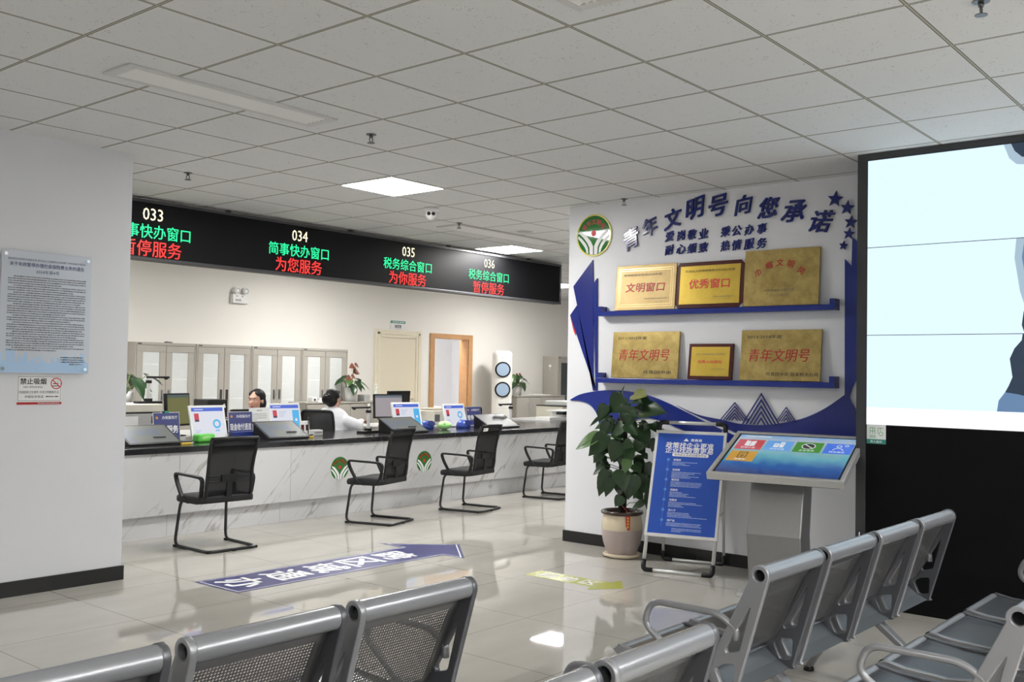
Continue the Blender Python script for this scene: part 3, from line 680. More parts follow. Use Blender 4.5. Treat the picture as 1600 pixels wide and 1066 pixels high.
lf = F((12.97, YB+.165, 0), (cos(R(3)), sin(R(3)), 0), (0, 0, 1))
mb = MB(lf).mat(WOOD).box(0, .80, .01, 2.02, -.04, 0); rel(mb, o).build('door_leaf', t)
mb = MB(lf).mat(CHROME).box(.70, .74, .95, 1.15, .04, .05).tube([(.72, 1.08, .05), (.72, 1.08, .09), (.62, 1.08, .09)], .009, 8); rel(mb, o).build('door_handle', t)
o = (11.245, YB, 2.14); t = thing('door_sign', 'small white and teal room sign above the cream door', 'sign', o)
mb = MB(BWF).mat(WHITEP).box(11.08, 11.41, 2.14, 2.275, .0, .012); rel(mb, o).build('plate', t)
mb = MB(BWF).mat(TEAL).rect(11.08, 2.235, 11.41, 2.275, .013); rel(mb, o).build('teal_band', t)
mb = MB(BWF).mat(WINK).scribble(11.12, 11.38, 2.255, .014, .0135, rn); rel(mb, o).build('heading_text', t)
mb = MB(BWF).mat(INK).text('值班室', 11.245, 2.187, .15, .05, c=.0135, bold=.015); rel(mb, o).build('room_text', t)
o = (8.17, YB, 2.36); t = thing('emergency_light', 'white twin-spot emergency light on the back wall under the display board', 'emergency light', o)
mb = MB(BWF).mat(WHITEP).box(8.05, 8.31, 2.36, 2.49, .0, .06); rel(mb, o).build('housing', t, bevel=.01)
mb = MB(BWF).mat(GREYP).rect(8.09, 2.39, 8.19, 2.42, .061).mat(INKG).rect(8.10, 2.455, 8.13, 2.465, .061).rect(8.2, 2.45, 8.215, 2.47, .061); rel(mb, o).build('label_plate', t)
for x in (8.115, 8.255):
    mb = MB(F((x, YB-.03, 2.535), (1, 0, 0), (0, 0, 1))).mat(WHITEP)
    mb.prism([(.048*cos(2*pi*i/24), .048*sin(2*pi*i/24)) for i in range(24)], 0, .05); mb.box(-.012, .012, -.06, -.03, 0, .03); lp = rel(mb, o).build('lamp_head', t)
    mb = MB(F((x, YB-.0805, 2.535), (1, 0, 0), (0, 0, 1))).mat(GREYP).ring(0, 0, .026, .04, .001, 20).mat(WHITEP).disc(0, 0, .026, .0005, 20); rel(mb, o).build('lens', lp)

# ------------------------------------------------------------------ steel cabinets
def tall_cabinet(x0, x1, yf, yb, h, label, glass=PAPERG, group='tall steel filing cabinets along the back wall', shelves=False):
    W = x1-x0; t = thing('filing_cabinet', label, 'cabinet', ((x0+x1)/2, (yf+yb)/2, 0), 0, group)
    D = yb-yf; fy = -D/2
    b = MB().mat(GREYCAB)
    b.box(-W/2, W/2, fy+.022, D/2, .05, h); b.box(-W/2+.02, W/2-.02, fy+.04, D/2, 0, .05); b.box(-W/2, W/2, fy, fy+.022, h-.035, h); b.box(-W/2, W/2, fy, fy+.022, .05, .08)
    b.box(-W/2, -W/2+.018, fy, fy+.022, .08, h-.035); b.box(W/2-.018, W/2, fy, fy+.022, .08, h-.035)
    b.build('body', t, bevel=.003)
    for sg in (-1, 1):
        a0, a1 = (-W/2+.022, -.003) if sg < 0 else (.003, W/2-.022)
        fr = F((0, fy, 0), (1, 0, 0), (0, 0, 1)); e = .085; zb, zt = .09, h-.04; g0, g1 = .72, h-.12
        dr = MB(fr).mat(GREYCAB); dr.box(a0, a1, zb, g0, -.02, 0); dr.box(a0, a1, g1, zt, -.02, 0); dr.box(a0, a0+e, g0, g1, -.02, 0); dr.box(a1-e, a1, g0, g1, -.02, 0)
        dr.box(a0, a1, zb, g0-.3, 0, .0)
        do = dr.build('door', t, bevel=.003)
        if shelves:
            MB(fr).mat(GLASSD).box(a0+e, a1-e, g0, g1, -.014, -.010).build('glass_pane', do)
        else:
            MB(fr).mat(glass).box(a0+e, a1-e, g0, g1, -.014, -.010).build('papered_pane', do)
            pp = random.Random(x0*10+sg); cr = MB(fr).mat(PAPER)
            for k in range(4):
                zz = g0+(g1-g0)*(k+pp.uniform(.3, .7))/4; cr.poly([(a0+e+.01, zz), (a1-e-.01, zz+pp.uniform(-.012, .012)), (a1-e-.01, zz+.006), (a0+e+.012, zz+.004)], -.0092)
            cr.build('paper_crease', do)
        hx = a1-e/2 if sg < 0 else a0+e/2
        hd = MB(fr).mat(CHROME).box(hx-.018, hx+.018, 1.03, 1.17, 0, .004).mat(DARKG).rect(hx-.011, 1.045, hx+.011, 1.155, .0045).mat(CHROME).box(hx-.006, hx+.006, 1.045, 1.155, .0045, .012)
        hd.build('handle', do)
        if sg > 0:
            MB(fr).mat(CHROME).prism([(hx+.009*cos(2*pi*i/12), .985+.009*sin(2*pi*i/12)) for i in range(12)], 0, .006).build('lock', do)
    MB(F((0, fy, 0), (1, 0, 0), (0, 0, 1))).mat(DARKG).rect(-W/2+.03, h-.026, -W/2+.085, h-.012, .0006).build('maker_plate', t)
    return t
CX = [6.43, 7.285, 8.145, 9.0, 9.86]
CL = ['first glass-door filing cabinet from the left, its side panel visible', 'second filing cabinet from the left, with papered glass doors', 'third filing cabinet from the left, keys hanging in its lock', 'fourth filing cabinet from the left, beside the flowering plant']
CAB = [tall_cabinet(CX[i]+.004, CX[i+1]-.004, 11.40, 11.78, 1.765, CL[i]) for i in range(4)]
fr = F((0, -.19, 0), (1, 0, 0), (0, 0, 1))
kd = MB(fr).mat(CHROME).ring(.05, .955, .012, .015, .008, 12).bar((.05, .94), (.052, .90), .008, .008).mat(INKG).box(.040, .062, .86, .90, .006, .012); kd.build('key_bunch', CAB[2])
tr = MB(fr).mat(PAPER).poly([(.16, .72), (.19, .70), (.20, .74), (.24, .66), (.255, .60), (.28, .61), (.26, .70), (.22, .80), (.19, .82), (.18, .76)], -.006); tr.build('torn_paper', CAB[2])
tall_cabinet(15.1, 15.95, 11.42, 11.78, 1.79, 'tall filing cabinet with dark glass at the far right, behind the printers', shelves=True)
o = (14.98, 11.5, 1.55)
hk = MB(F((15.1, 11.6, 1.60), (0, -1, 0), (0, 0, 1))).mat(WHITEP).ball((0, 0, .012), (.03, .035, .012)).box(-.008, .008, -.07, -.02, 0, .012)
single(hk, 'wall_hook', 'small white hook stuck on the side of the far right cabinet', 'hook')
sc = MB().mat(INKG).ball((6.95, 11.55, 1.775), (.035, .025, .012), 10, 6).ball((7.0, 11.55, 1.773), (.03, .03, .01), 10, 6)
single(sc, 'cap_lid', 'small dark object lying on top of the first tall cabinet', 'small object')
def low_cabinet(x0, x1, yf, yb, h, label, n):
    W, D = x1-x0, yb-yf; t = thing('low_cabinet', label, 'cabinet', ((x0+x1)/2, (yf+yb)/2, 0), 0, 'low steel cabinets along the back wall')
    MB().mat(GREYCAB).box(-W/2, W/2, -D/2+.02, D/2, 0, h-.02).build('body', t); MB().mat(GREYCAB).box(-W/2-.004, W/2+.004, -D/2-.004, D/2, h-.02, h).build('top_panel', t, bevel=.003)
    for k in range(n):
        a0 = -W/2+W*k/n+.004; a1 = -W/2+W*(k+1)/n-.004
        do = MB().mat(GREYCAB).box(a0, a1, -D/2, -D/2+.02, .05, h-.03).build('door', t, bevel=.003)
        hx = a1-.04 if k % 2 == 0 else a0+.04
        MB().mat(CHROME).box(hx-.012, hx+.012, -D/2-.006, -D/2, h-.25, h-.13).build('handle', do)
    return t
low_cabinet(8.75, 10.33, 10.95, 11.36, 1.0, 'low grey steel cabinet under the plant with red flowers', 4)
low_cabinet(13.62, 15.05, 11.2, 11.6, 1.055, 'low grey steel cabinet behind the air conditioner, right side', 4)

# ------------------------------------------------------------------ standing air conditioner
t = thing('air_conditioner', 'white column air conditioner with two round blue vents', 'air conditioner', (13.34, 11.32, 0), R(-45))
mb = MB().mat(ACW); sq = []
def rsq(h, r, n=8): return [(sx*(h-r)+r*cos(a), sy*(h-r)+r*sin(a)) for sx, sy, q in ((1, 1, 0), (-1, 1, 1), (-1, -1, 2), (1, -1, 3)) for a in [q*pi/2+i*pi/2/n for i in range(n+1)]]
rows = [(.175, .0), (.175, 1.75), (.172, 1.79), (.155, 1.825), (.12, 1.845), (.0, 1.85)]
prev = None; mb.smooth = True
for h, z in rows:
    r_ = [mb.P(x*h/.175, y*h/.175, z) for x, y in rsq(.175, .12)]
    if prev:
        for i in range(len(r_)): mb.face([prev[i], prev[(i+1) % len(r_)], r_[(i+1) % len(r_)], r_[i]])
    prev = r_
mb.build('body', t)
FR = F((0, -.175, 0), (1, 0, 0), (0, 0, 1))
for z in (1.515, 1.165):
    cpos = [(.138*cos(2*pi*i/40), .138*sin(2*pi*i/40)+z) for i in range(40)]
    vo = MB(FR).mat(BLACK).prism(cpos, -.10, .012).build('vent_ring', t, bevel=.004)
    MB(FR).mat(LENSB).prism([(.110*cos(2*pi*i/40), .110*sin(2*pi*i/40)+z) for i in range(40)], .012, .02).build('vent_lens', vo)
MB(FR).mat(GREYP).scribble(-.03, .03, 1.715, .010, .0015, rn).build('brand_mark', t)
MB(FR).mat(GREYP).rect(-.10, .84, .10, .843, .001).build('panel_seam', t)
# ------------------------------------------------------------------ the long counter
o = (9, 8.2, 0); ct = thing('service_counter', 'long service counter with white marble front and black granite top', 'counter', o)
x0, x1 = 3.62, 15.2
rel(MB().mat(BLACKTOP).box(x0, x1, 7.69, 8.78, .722, .772), o).build('worktop', ct, bevel=.004)
seams = [x0, 4.80, 5.99, 7.19, 8.38, 9.58, 10.78, 11.98, 13.18, 14.2, x1]
for a, b_ in zip(seams, seams[1:]): rel(MB().mat(MARBLE).box(a+.0015, b_-.0015, 7.715, 7.74, .195, .722), o).build('marble_panel', ct)
ks = [x0, 4.72, 5.91, 7.1, 8.30, 9.5, 10.7, 11.9, 13.1, x1]
for a, b_ in zip(ks, ks[1:]): rel(MB().mat(MARBLE).box(a+.0015, b_-.0015, 7.765, 7.785, 0, .195), o).build('kick_panel', ct)
rel(MB().mat(GREYCAB).box(x0, x1, 7.79, 8.25, 0, .72), o).build('carcass', ct)
for x in (6.597, 7.797):
    mb = MB(F((x, 7.7145, .472), (1, 0, 0), (0, 0, 1))).mat(GREENE); emblem_art(mb, 0, 0, .122, .0006, True); rel(mb, o).build('emblem', ct)

# return desks on the staff side
def side_desk(x0, x1, label):
    t = thing('staff_desk', label, 'desk', ((x0+x1)/2, 9.28, 0), 0, 'staff side desks behind the counter'); W = x1-x0
    MB().mat(GREYP).box(-W/2, W/2, -.48, .50, .74, .77).build('desk_top', t, bevel=.003)
    for s in (-1, 1): MB().mat(GREYP).box(s*(W/2-.06)-.02, s*(W/2-.06)+.02, -.46, .47, 0, .74).build('side_panel', t)
    MB().mat(GREYP).box(-W/2+.08, W/2-.08, .40, .42, .3, .74).build('modesty_panel', t)
    return t
side_desk(4.3, 6.25, 'grey staff desk at the left, carrying the printers'); side_desk(8.3, 9.56, 'grey staff desk by the white-shirted woman, carrying two monitors'); side_desk(11.4, 13.9, 'grey staff desk at the right end with printers')

# ------------------------------------------------------------------ counter-top things
TZ = .772
SG1 = glow('screen_grey_green', (.22, .23, .20), .75); SG2 = glow('screen_pale_grey', (.21, .225, .21), .75); SGL = glow('screen_blue_tint', (.17, .20, .25), .8); SGD = glow('screen_dim', (.045, .047, .05), .7)
def pen_display(x, y, rz, label, lit=True, wd=.50):
    t = thing('pen_display', label, 'signature screen', (x, y, TZ), R(rz), 'slanted signature screens on the counter')
    D, Hh = .27, .155; u = Vector((0, D, Hh-.012)).normalized(); ln = math.hypot(D, Hh-.012)
    MB(F((0, 0, 0), (0, 1, 0), (0, 0, 1))).mat(BLACK).prism([(0, 0), (D, 0), (D, Hh-.014), (0, .006)], -wd/2, wd/2).build('body', t, bevel=.002)
    fr = F((0, 0, .012), (1, 0, 0), u)
    MB(fr).mat(BLACK).box(-wd/2-.012, wd/2+.012, -.004, ln+.01, -.006, .008).build('bezel', t, bevel=.003)
    s = MB(fr).mat(SG2 if lit else SGD).rect(-wd/2+.01, .018, wd/2-.01, ln-.008, .009)
    if lit:
        s.mat(SGL).rect(-wd/2+.01, .018, -wd/2+.09, ln-.03, .0095).rect(-.13, .14, -.02, .23, .0095).rect(.0, .13, .12, .24, .0095).mat(SG1).rect(-wd/2+.01, ln-.03, wd/2-.01, ln-.008, .0097)
    s.build('screen', t)
    if lit: MB(fr).mat(BLACK).box(.02, .14, .085, .10, .0098, .018).build('stylus', t)
    return t
pen_display(4.70, 7.93, 3, 'signature screen at the left end of the counter beside the left wall', wd=.50)
pen_display(6.12, 7.915, 0, 'signature screen on the counter in front of the smiling woman', wd=.47)
pen_display(7.79, 7.90, 3, 'signature screen on the counter in front of the woman in white', wd=.52)
pen_display(9.47, 7.96, 5, 'dark signature screen on the counter nearest the award wall', lit=False, wd=.60)

SB = glow('screen_blue_bar', (.06, .13, .62), 1.); SW = glow('screen_white_page', (.72, .74, .82), .95); SR = glow('screen_red_card', (.62, .05, .07), .9); SC = glow('screen_cyan', (.08, .45, .82), .95); SGR = glow('screen_faint_text', (.52, .58, .75), .9)
def tablet(x, y, rz, w_, h_, label, kind):
    t = thing('rating_tablet', label, 'tablet', (x, y, TZ), R(rz), 'white tablets standing on the counter')
    u = Vector((0, .26, 1)).normalized(); fr = F((0, 0, .008), (1, 0, 0), u)
    MB(fr).mat(WHITEP).box(-w_/2, w_/2, 0, h_, -.02, 0).build('casing', t, bevel=.006)
    MB(F((0, 0, 0), (0, 1, 0), (0, 0, 1))).mat(WHITEP).prism([(.03, 0), (.14, 0), (.10, h_*.6)], -.05, .05).build('stand', t)
    e = .024; a0, a1, b0, b1 = -w_/2+e, w_/2-e, e*1.3, h_-e
    s = MB(fr).mat(SW).rect(a0, b0, a1, b1, .0008)
    s.mat(SB).rect(a0, b1-.035, a1, b1, .0014).mat(SW).rect(a0+.03, b1-.022, a0+.13, b1-.014, .0018)
    s.mat(SR).rect(a0+.025, b1-.135, a0+.075, b1-.055, .0014).mat(SCD).rect(a0+.03, b1-.135, a0+.07, b1-.115, .0018)
    if kind == 'ring':
        s.mat(SC).ring(a1-.085, b0+.115, .026, .045, .0014, 24).text('满意', a1-.085, b0+.05, .05, .018, c=.0014, bold=.02)
        s.mat(SGR)
        for k in range(3): s.rect(a0+.025, b0+.05-.016*k, a0+.025+.06-.012*k, b0+.058-.016*k, .0014)
    else:
        s.mat(SC).rect(a1-.085, b0+.02, a1, b1-.055, .0014).mat(SW).disc(a1-.043, b0+.12, .016, .0018, 16)
        s.mat(SGR)
        for k in range(5): s.rect(a0+.10, b1-.07-.014*k, a0+.20-.012*k, b1-.064-.014*k, .0014)
        s.mat(SB).rect(a0+.11, b0+.02, a0+.19, b0+.035, .0014)
    s.build('screen', t)
    return t
tablet(5.46, 8.26, 2, .40, .33, 'white tablet behind the green tissue pack, left part of the counter', 'ring')
tablet(6.50, 8.44, -2, .40, .335, 'white tablet behind the second signature screen, right of the paper sheet', 'bar')
tablet(8.19, 8.36, -6, .42, .325, 'white tablet right of the monitor of the woman in white', 'bar')
tablet(9.16, 8.50, 0, .40, .29, 'white tablet between the two blue holders', 'ring')

def desk_sign(x, y, rz, w_, h_, big, label, bold_=.02):
    t = thing('desk_sign', label, 'desk sign', (x, y, TZ), R(rz), 'navy service signs standing on the counter')
    u = Vector((0, .12, 1)).normalized(); fr = F((0, 0, 0), (1, 0, 0), u)
    MB(fr).mat(ALU).box(-w_/2, w_/2, 0, h_, -.006, 0).build('acrylic_holder', t, bevel=.001)
    MB(F((0, 0, 0), (0, 1, 0), (0, 0, 1))).mat(ALU).prism([(-.01, 0), (.08, 0), (.08, .006), (-.01, .006)], -w_/2, w_/2).build('foot', t)
    MB(fr).mat(BLUESIGN).rect(-w_/2+.005, .008, w_/2-.005, h_-.005, .0008).build('navy_card', t)
    MB(fr).mat(WINK).text('办税服务厅', .03*w_/.24, h_*.82, w_*.58, h_*.115, c=.0014, bold=.01).build('small_text', t)
    MB(fr).mat(WINK).text(big, 0, h_*.42, w_*.86, h_*.26, c=.0014, bold=bold_).build('large_text', t)
    g = MB(fr).mat(mat('orange_print', (.60, .28, .08), .4)); cx = -w_*.36
    g.poly([(cx-.016, h_*.82), (cx, h_*.82-.016), (cx+.016, h_*.82), (cx, h_*.82+.016)], .0014); g.build('badge_print', t)
    return t
desk_sign(5.03, 8.30, 6, .29, .27, '暂停服务', 'navy sign reading 暂停服务 with a green clip, left end of the counter')
desk_sign(5.86, 8.34, 0, .285, .26, '现金收付通道', 'navy sign reading 现金收付通道 left of the paper sheet')
desk_sign(9.60, 8.60, 0, .28, .245, '暂停服务', 'navy sign reading 暂停服务 at the right, before an empty office chair')
t = thing('binder_clip', 'green and black clip on top of the left navy sign', 'clip', (5.03, 8.335, TZ+.262)); MB().mat(TEAL).box(-.022, .022, -.01, .006, .0, .018).build('grip', t); MB().mat(BLACK).box(-.045, -.022, -.008, .004, 0, .016).build('jaw', t)
t = thing('tissue_pack', 'bright green tissue pack lying before the left white tablet', 'tissue pack', (5.27, 8.08, TZ), R(8), 'green tissue packs on the counter')
MB().mat(GREENPK).box(-.10, .10, -.05, .05, 0, .075).build('pack', t, bevel=.022, seg=3); MB(F((0, -.0515, 0), (1, 0, 0), (0, 0, 1))).mat(GREENW).poly([(-.07, .045), (-.02, .06), (.05, .052), (.02, .04), (-.05, .03)], 0).build('wrapper_print', t)
t = thing('tissue_pack', 'pale green spotted pack beside the blue holder, mid counter', 'tissue pack', (8.60, 8.18, TZ), R(5), 'green tissue packs on the counter')
MB().mat(GREENW).ball((0, 0, .052), (.11, .06, .052)).build('pack', t); gp = MB().mat(GREENPK)
gp.ball((-.05, -.035, .07), (.022, .02, .018), 10, 6); gp.build('leaf_print', t); MB().mat(GREENPK).ball((.045, -.04, .05), (.02, .02, .02), 10, 6).build('leaf_print', t)
t = thing('pen_tray', 'navy blue box lying in front of the 现金收付通道 sign', 'box', (5.82, 8.225, TZ)); MB().mat(mat('navy_card_box', (.012, .03, .19), .4)).box(-.15, .16, -.03, .05, 0, .055).build('base_box', t, bevel=.003); MB().mat(mat('navy_card_box', (.012, .03, .19), .4)).box(-.152, .162, -.032, .052, .055, .068).build('lid', t, bevel=.002)
t = thing('paper_stand', 'white printed sheet standing upright in front of the smiling woman', 'paper sheet', (6.15, 8.44, TZ)); u = Vector((0, .06, 1)).normalized(); fr = F((0, 0, 0), (1, 0, 0), u)
MB(fr).mat(PAPER).box(-.125, .125, 0, .29, -.002, 0).build('sheet', t); tx = MB(fr).mat(INKG); tx.scribble(-.03, .03, .262, .010, .0006, rn)
for k in range(7): tx.scribble(-.09, .095 if k not in (3, 6) else -.03,   .225-.02*k, .006, .0006, rn)
tx.build('printed_text', t); MB().mat(ALU).box(-.125, .125, -.012, .07, 0, .005).build('foot', t)
def stapler(x, y, rz, label):
    t = thing('stapler', label, 'stapler', (x, y, TZ), R(rz), 'yellow desk staplers'); MB().mat(YELLOW).box(-.05, .05, -.02, .02, 0, .016).build('base', t, bevel=.005); MB().mat(DARKG).box(-.045, .05, -.015, .015, .016, .034).build('arm', t, bevel=.006); return t
stapler(4.99, 7.93, -8, 'yellow and black stapler right of the left signature screen'); stapler(6.43, 8.0, 10, 'yellow and black stapler right of the second signature screen')
t = thing('pen_stand', 'small white card stand with a pen beside the second signature screen', 'pen stand', (6.50, 8.15, TZ)); MB(F((0, 0, 0), (1, 0, 0), (0, .1, 1))).mat(WHITEP).box(-.06, .06, 0, .16, -.01, 0).build('card', t, bevel=.006)
for x in (-.03, .03): MB(F((0, 0, 0), (1, 0, 0), (0, .1, 1))).mat(DARKWOOD).rect(x-.02, .06, x+.02, .12, .0015).build('dark_print', t)
MB().mat(BLACK).tube([(0, -.05, .0), (0, -.045, .17)], .006, 8).lathe([(.022, 0), (.022, .012), (.008, .016)], 14, o=(0, -.05, 0)).ball((0, -.045, .185), .013).build('pen', t)
t = thing('card_reader', 'small grey box left of the black office chair on the counter', 'box', (6.68, 8.2, TZ)); MB().mat(GREYP).box(-.06, .06, -.04, .04, 0, .06).build('housing', t, bevel=.006); MB().mat(DARKG).box(-.045, .045, -.042, -.04, .03, .036).build('card_slot', t)
def holder(x, y, rz, label):
    t = thing('pen_holder', label, 'holder', (x, y, TZ), R(rz), 'royal blue plastic holders'); mb = MB().mat(BLUEPL)
    mb.lathe([(.09, 0), (.092, .03), (.082, .06), (.06, .085), (.03, .098), (.001, .10)], 24); mb.build('dome', t)
    MB(F((0, -.06, .058), (1, 0, 0), (0, .55, 1))).mat(mat('navy_hollow', (.012, .02, .12), .4)).disc(0, 0, .06, .026, 20, ry=.035).build('hollow', t); return t
holder(8.52, 8.40, 0, 'round blue plastic holder between the two right tablets'); holder(9.05, 8.29, 0, 'round blue plastic holder beside the dark signature screen')

def doc_camera(loc, rz, label, ph=.27, arm=.25):
    t = thing('document_camera', label, 'document camera', loc, R(rz), 'black document cameras on thin poles')
    MB().mat(BLACK).box(-.13, .13, -.05, .05, 0, .022).build('base', t, bevel=.004); MB().mat(BLACK).box(-.03, .03, -.03, .03, .022, .05).build('socket', t, bevel=.003)
    MB().mat(ALU).box(-.014, .014, -.012, .012, .05, ph).build('pole', t); MB().mat(BLACK).box(-.024, .024, -.02, .02, ph-.05, ph-.02).build('collar', t, bevel=.003)
    MB().mat(ALU).tube([(0, 0, ph), (0, 0, ph+.05)], .012, 10).build('pole_cap', t)
    MB().mat(BLACK).box(-arm if arm > 0 else -.02, .02 if arm > 0 else -arm, -.016, .016, ph, ph+.02).build('arm', t, bevel=.004)
    e = -arm+.03 if arm > 0 else -arm-.03
    MB().mat(BLACK).tube([(e, 0, ph-.012), (e, 0, ph)], .018, 12).build('lens_head', t); return t
doc_camera((7.44, 8.24, TZ), 4, 'document camera right beside the woman in white')
doc_camera((9.97, 8.30, TZ), 3, 'document camera at the right end, in front of the air conditioner')

# staff side equipment
def monitor(x, y, z, rz, w_, h_, label, scr, title=None):
    t = thing('monitor', label, 'monitor', (x, y, z), R(rz), 'flat desk monitors')
    fr = F((0, 0, .10), (1, 0, 0), (0, .08, 1))
    MB(fr).mat(BLACK).box(-w_/2, w_/2, 0, h_, -.035, 0).build('housing', t, bevel=.005)
    s = MB(fr).mat(scr).rect(-w_/2+.016, .02, w_/2-.016, h_-.016, .001)
    if title: s.mat(title).rect(-w_/2+.016, h_-.045, w_/2-.016, h_-.016, .0015)
    s.build('screen', t)
    MB().mat(BLACK).box(-.03, .03, .045, .07, .01, .22).build('neck', t); MB().mat(BLACK).lathe([(.11, 0), (.11, .008), (.04, .016)], 24, o=(0, .05, 0)).build('base', t); return t
monitor(5.53, 8.92, .77, 20, .36, .33, 'monitor with olive-green screen above the left navy sign', glow('screen_olive', (.20, .20, .075), .75), glow('screen_slate', (.12, .16, .15), .7))
monitor(8.56, 9.10, .77, -14, .41, .30, 'monitor with pale grey screen facing the woman in white', glow('screen_pinkish', (.40, .36, .38), .85), SGL)
t = monitor(9.08, 9.52, .83, 192, .50, .27, 'black monitor seen from behind, right of the pale grey screen', SGD)
t = thing('monitor_riser', 'black riser under the monitor seen from behind', 'riser', (9.08, 9.46, .77)); MB().mat(BLACK).box(-.16, .16, -.12, .12, .045, .06).build('shelf', t)
for s in (-1, 1): MB().mat(BLACK).box(s*.15-.008, s*.15+.008, -.12, .12, 0, .045).build('leg', t)
t = thing('printer', 'grey multifunction printer at the far left behind the signature screen', 'printer', (5.03, 9.08, .77), 0, 'office printers behind the counter')
MB().mat(GREYP).box(-.28, .27, -.22, .22, 0, .235).build('body', t, bevel=.01); MB().mat(BEIGEP).box(-.28, .27, -.22, .22, .25, .325).build('scanner_lid', t, bevel=.008); MB().mat(BLACK).box(-.27, .26, -.21, .21, .235, .25).build('gap_band', t)
MB().mat(DARKG).box(.16, .23, -.226, -.22, .14, .21).build('display', t); MB().mat(WHITEP).box(-.26, .02, -.226, -.22, .03, .21).build('paper_tray', t, bevel=.003)
doc_camera((5.26, 9.05, 1.095), 0, 'document camera standing on the grey printer at the far left', ph=.25, arm=-.22)
single(MB().mat(PAPER).box(4.86, 5.02, 8.95, 9.15, 1.096, 1.102), 'loose_paper', 'small white paper lying on the grey printer', 'paper')
for x, l in ((5.10, 'left of two small red bottles in front of the grey printer'), (5.19, 'right of two small red bottles in front of the grey printer')):
    t = thing('ink_bottle', l, 'bottle', (x, 8.60, TZ), 0, 'small red ink bottles'); MB().mat(RED).lathe([(.022, 0), (.022, .04), (.012, .052)], 14).build('bottle_body', t); MB().mat(WHITEP).lathe([(.013, .052), (.013, .066)], 12).build('bottle_top', t)
t = thing('printer', 'black ticket printer with white label right of the olive-green monitor', 'printer', (5.98, 9.05, .77), R(-4), 'office printers behind the counter')
MB().mat(BLACK).box(-.13, .12, -.16, .16, 0, .14).build('lower_body', t, bevel=.006); MB().mat(BLACK).box(-.12, .11, -.14, .16, .175, .36).build('upper_body', t, bevel=.012); MB().mat(DARKG).box(-.10, .14, -.19, .12, .145, .165).build('tray', t, bevel=.004)
MB().mat(CHROME).box(-.08, .13, -.196, -.19, .15, .16).build('tray_edge', t); MB(F((0, -.141, 0), (1, 0, 0), (0, 0, 1))).mat(PAPER).poly([(.03, .29), (.07, .32), (.085, .28), (.04, .265)], .001).build('label', t); MB().mat(GREYP).box(.10, .125, -.17, -.14, .19, .24).build('latch', t)
single(MB(F((5.77, 8.9, .77), (1, 0, 0), (0, .1, 1))).mat(WHITEP).box(-.02, .02, 0, .25, -.10, 0), 'file_box', 'narrow white file between the olive monitor and the black printer', 'file')
t = thing('cash_printer', 'beige bill printer behind the white tablet, near the wooden door', 'printer', (9.34, 9.05, .77), 0, 'office printers behind the counter')
MB().mat(BEIGEP).box(-.20, .16, -.17, .17, 0, .19).build('body', t, bevel=.012); MB().mat(mat('tan_plastic', (.50, .46, .38), .5)).box(-.19, .15, -.12, .15, .19, .215).build('top_cover', t, bevel=.006); MB().mat(INKG).box(-.19, -.10, -.175, -.17, .05, .14).build('paper_slot', t)
t = thing('glass_bottle', 'slim glass bottle standing behind the pale grey monitor', 'bottle', (10.12, 11.05, 1.0)); MB().mat(mat('pale_bottle_glass', (.60, .62, .55), .08)).lathe([(.035, 0), (.035, .15), (.016, .19), (.016, .23)], 16).build('bottle_body', t); MB().mat(WHITEP).lathe([(.018, .23), (.018, .255)], 12).build('bottle_cap', t)
t = thing('green_cup', 'green cup and red box below the pale grey monitor', 'cup', (8.33, 8.72, TZ)); MB().mat(LEAF2).box(-.06, .06, -.03, .03, 0, .03).build('green_box', t)
t = thing('copier', 'large beige office copier at the right end of the staff area', 'copier', (12.85, 9.46, .77)); MB().mat(BEIGEP).box(-.55, .55, -.26, .26, 0, .18).build('body', t, bevel=.012); MB().mat(BLACK).box(-.55, .55, -.27, .26, .18, .195).build('gap_band', t, bevel=.003); MB().mat(WHITEP).box(-.36, .5, -.2, .24, .195, .26).build('scanner_lid', t, bevel=.01)
for x in (-.32, .06): MB().mat(GREYP).box(x-.08, x+.08, -.266, -.26, .10, .125).build('tray_handle', t)
MB().mat(GREYP).lathe([(.05, .26), (.13, .31), (.16, .36), (.15, .365)], 20, o=(.32, 0, 0)).build('output_tray', t)
t = thing('printer', 'low white printer with paper output in front of the beige copier', 'printer', (12.12, 8.98, .77), 0, 'office printers behind the counter')
MB().mat(WHITEP).box(-.20, .55, -.17, .16, 0, .13).build('body', t, bevel=.012); MB().mat(PAPER).box(-.32, .56, -.20, .15, .13, .145).build('top_tray', t, bevel=.004); MB().mat(WHITEP).box(-.62, -.20, -.15, .12, .0, .05).build('output_tray', t, bevel=.006); MB().mat(BLACK).box(-.34, -.12, -.18, -.05, .085, .128).build('control_panel', t, bevel=.006)
single(MB().mat(WHITEP).box(14.2, 14.72, 11.28, 11.5, 1.0575, 1.072), 'paper_stack', 'thin stack of white paper on the right low cabinet', 'paper stack')
t = thing('paper_stack', 'white papers and binder stacked on the low cabinet behind the white shirt', 'paper stack', (9.05, 11.13, 1.0)); MB().mat(PAPER).box(-.05, .32, -.12, .12, 0, .03).build('lower_sheets', t); MB().mat(PAPERG).box(-.02, .30, -.10, .10, .03, .055).build('upper_sheets', t); MB().mat(WHITEP).box(-.14, -.05, -.10, .02, 0, .075).build('roll_end', t, bevel=.015); MB().mat(INK).box(-.115, -.085, -.104, -.10, .02, .05).build('black_spot', t)
t = thing('water_dispenser', 'grey steel kettle box on the low cabinet right of the plant', 'box', (9.95, 11.12, 1.0)); MB().mat(GREYP).box(-.07, .05, -.08, .08, 0, .10).build('housing', t, bevel=.01)
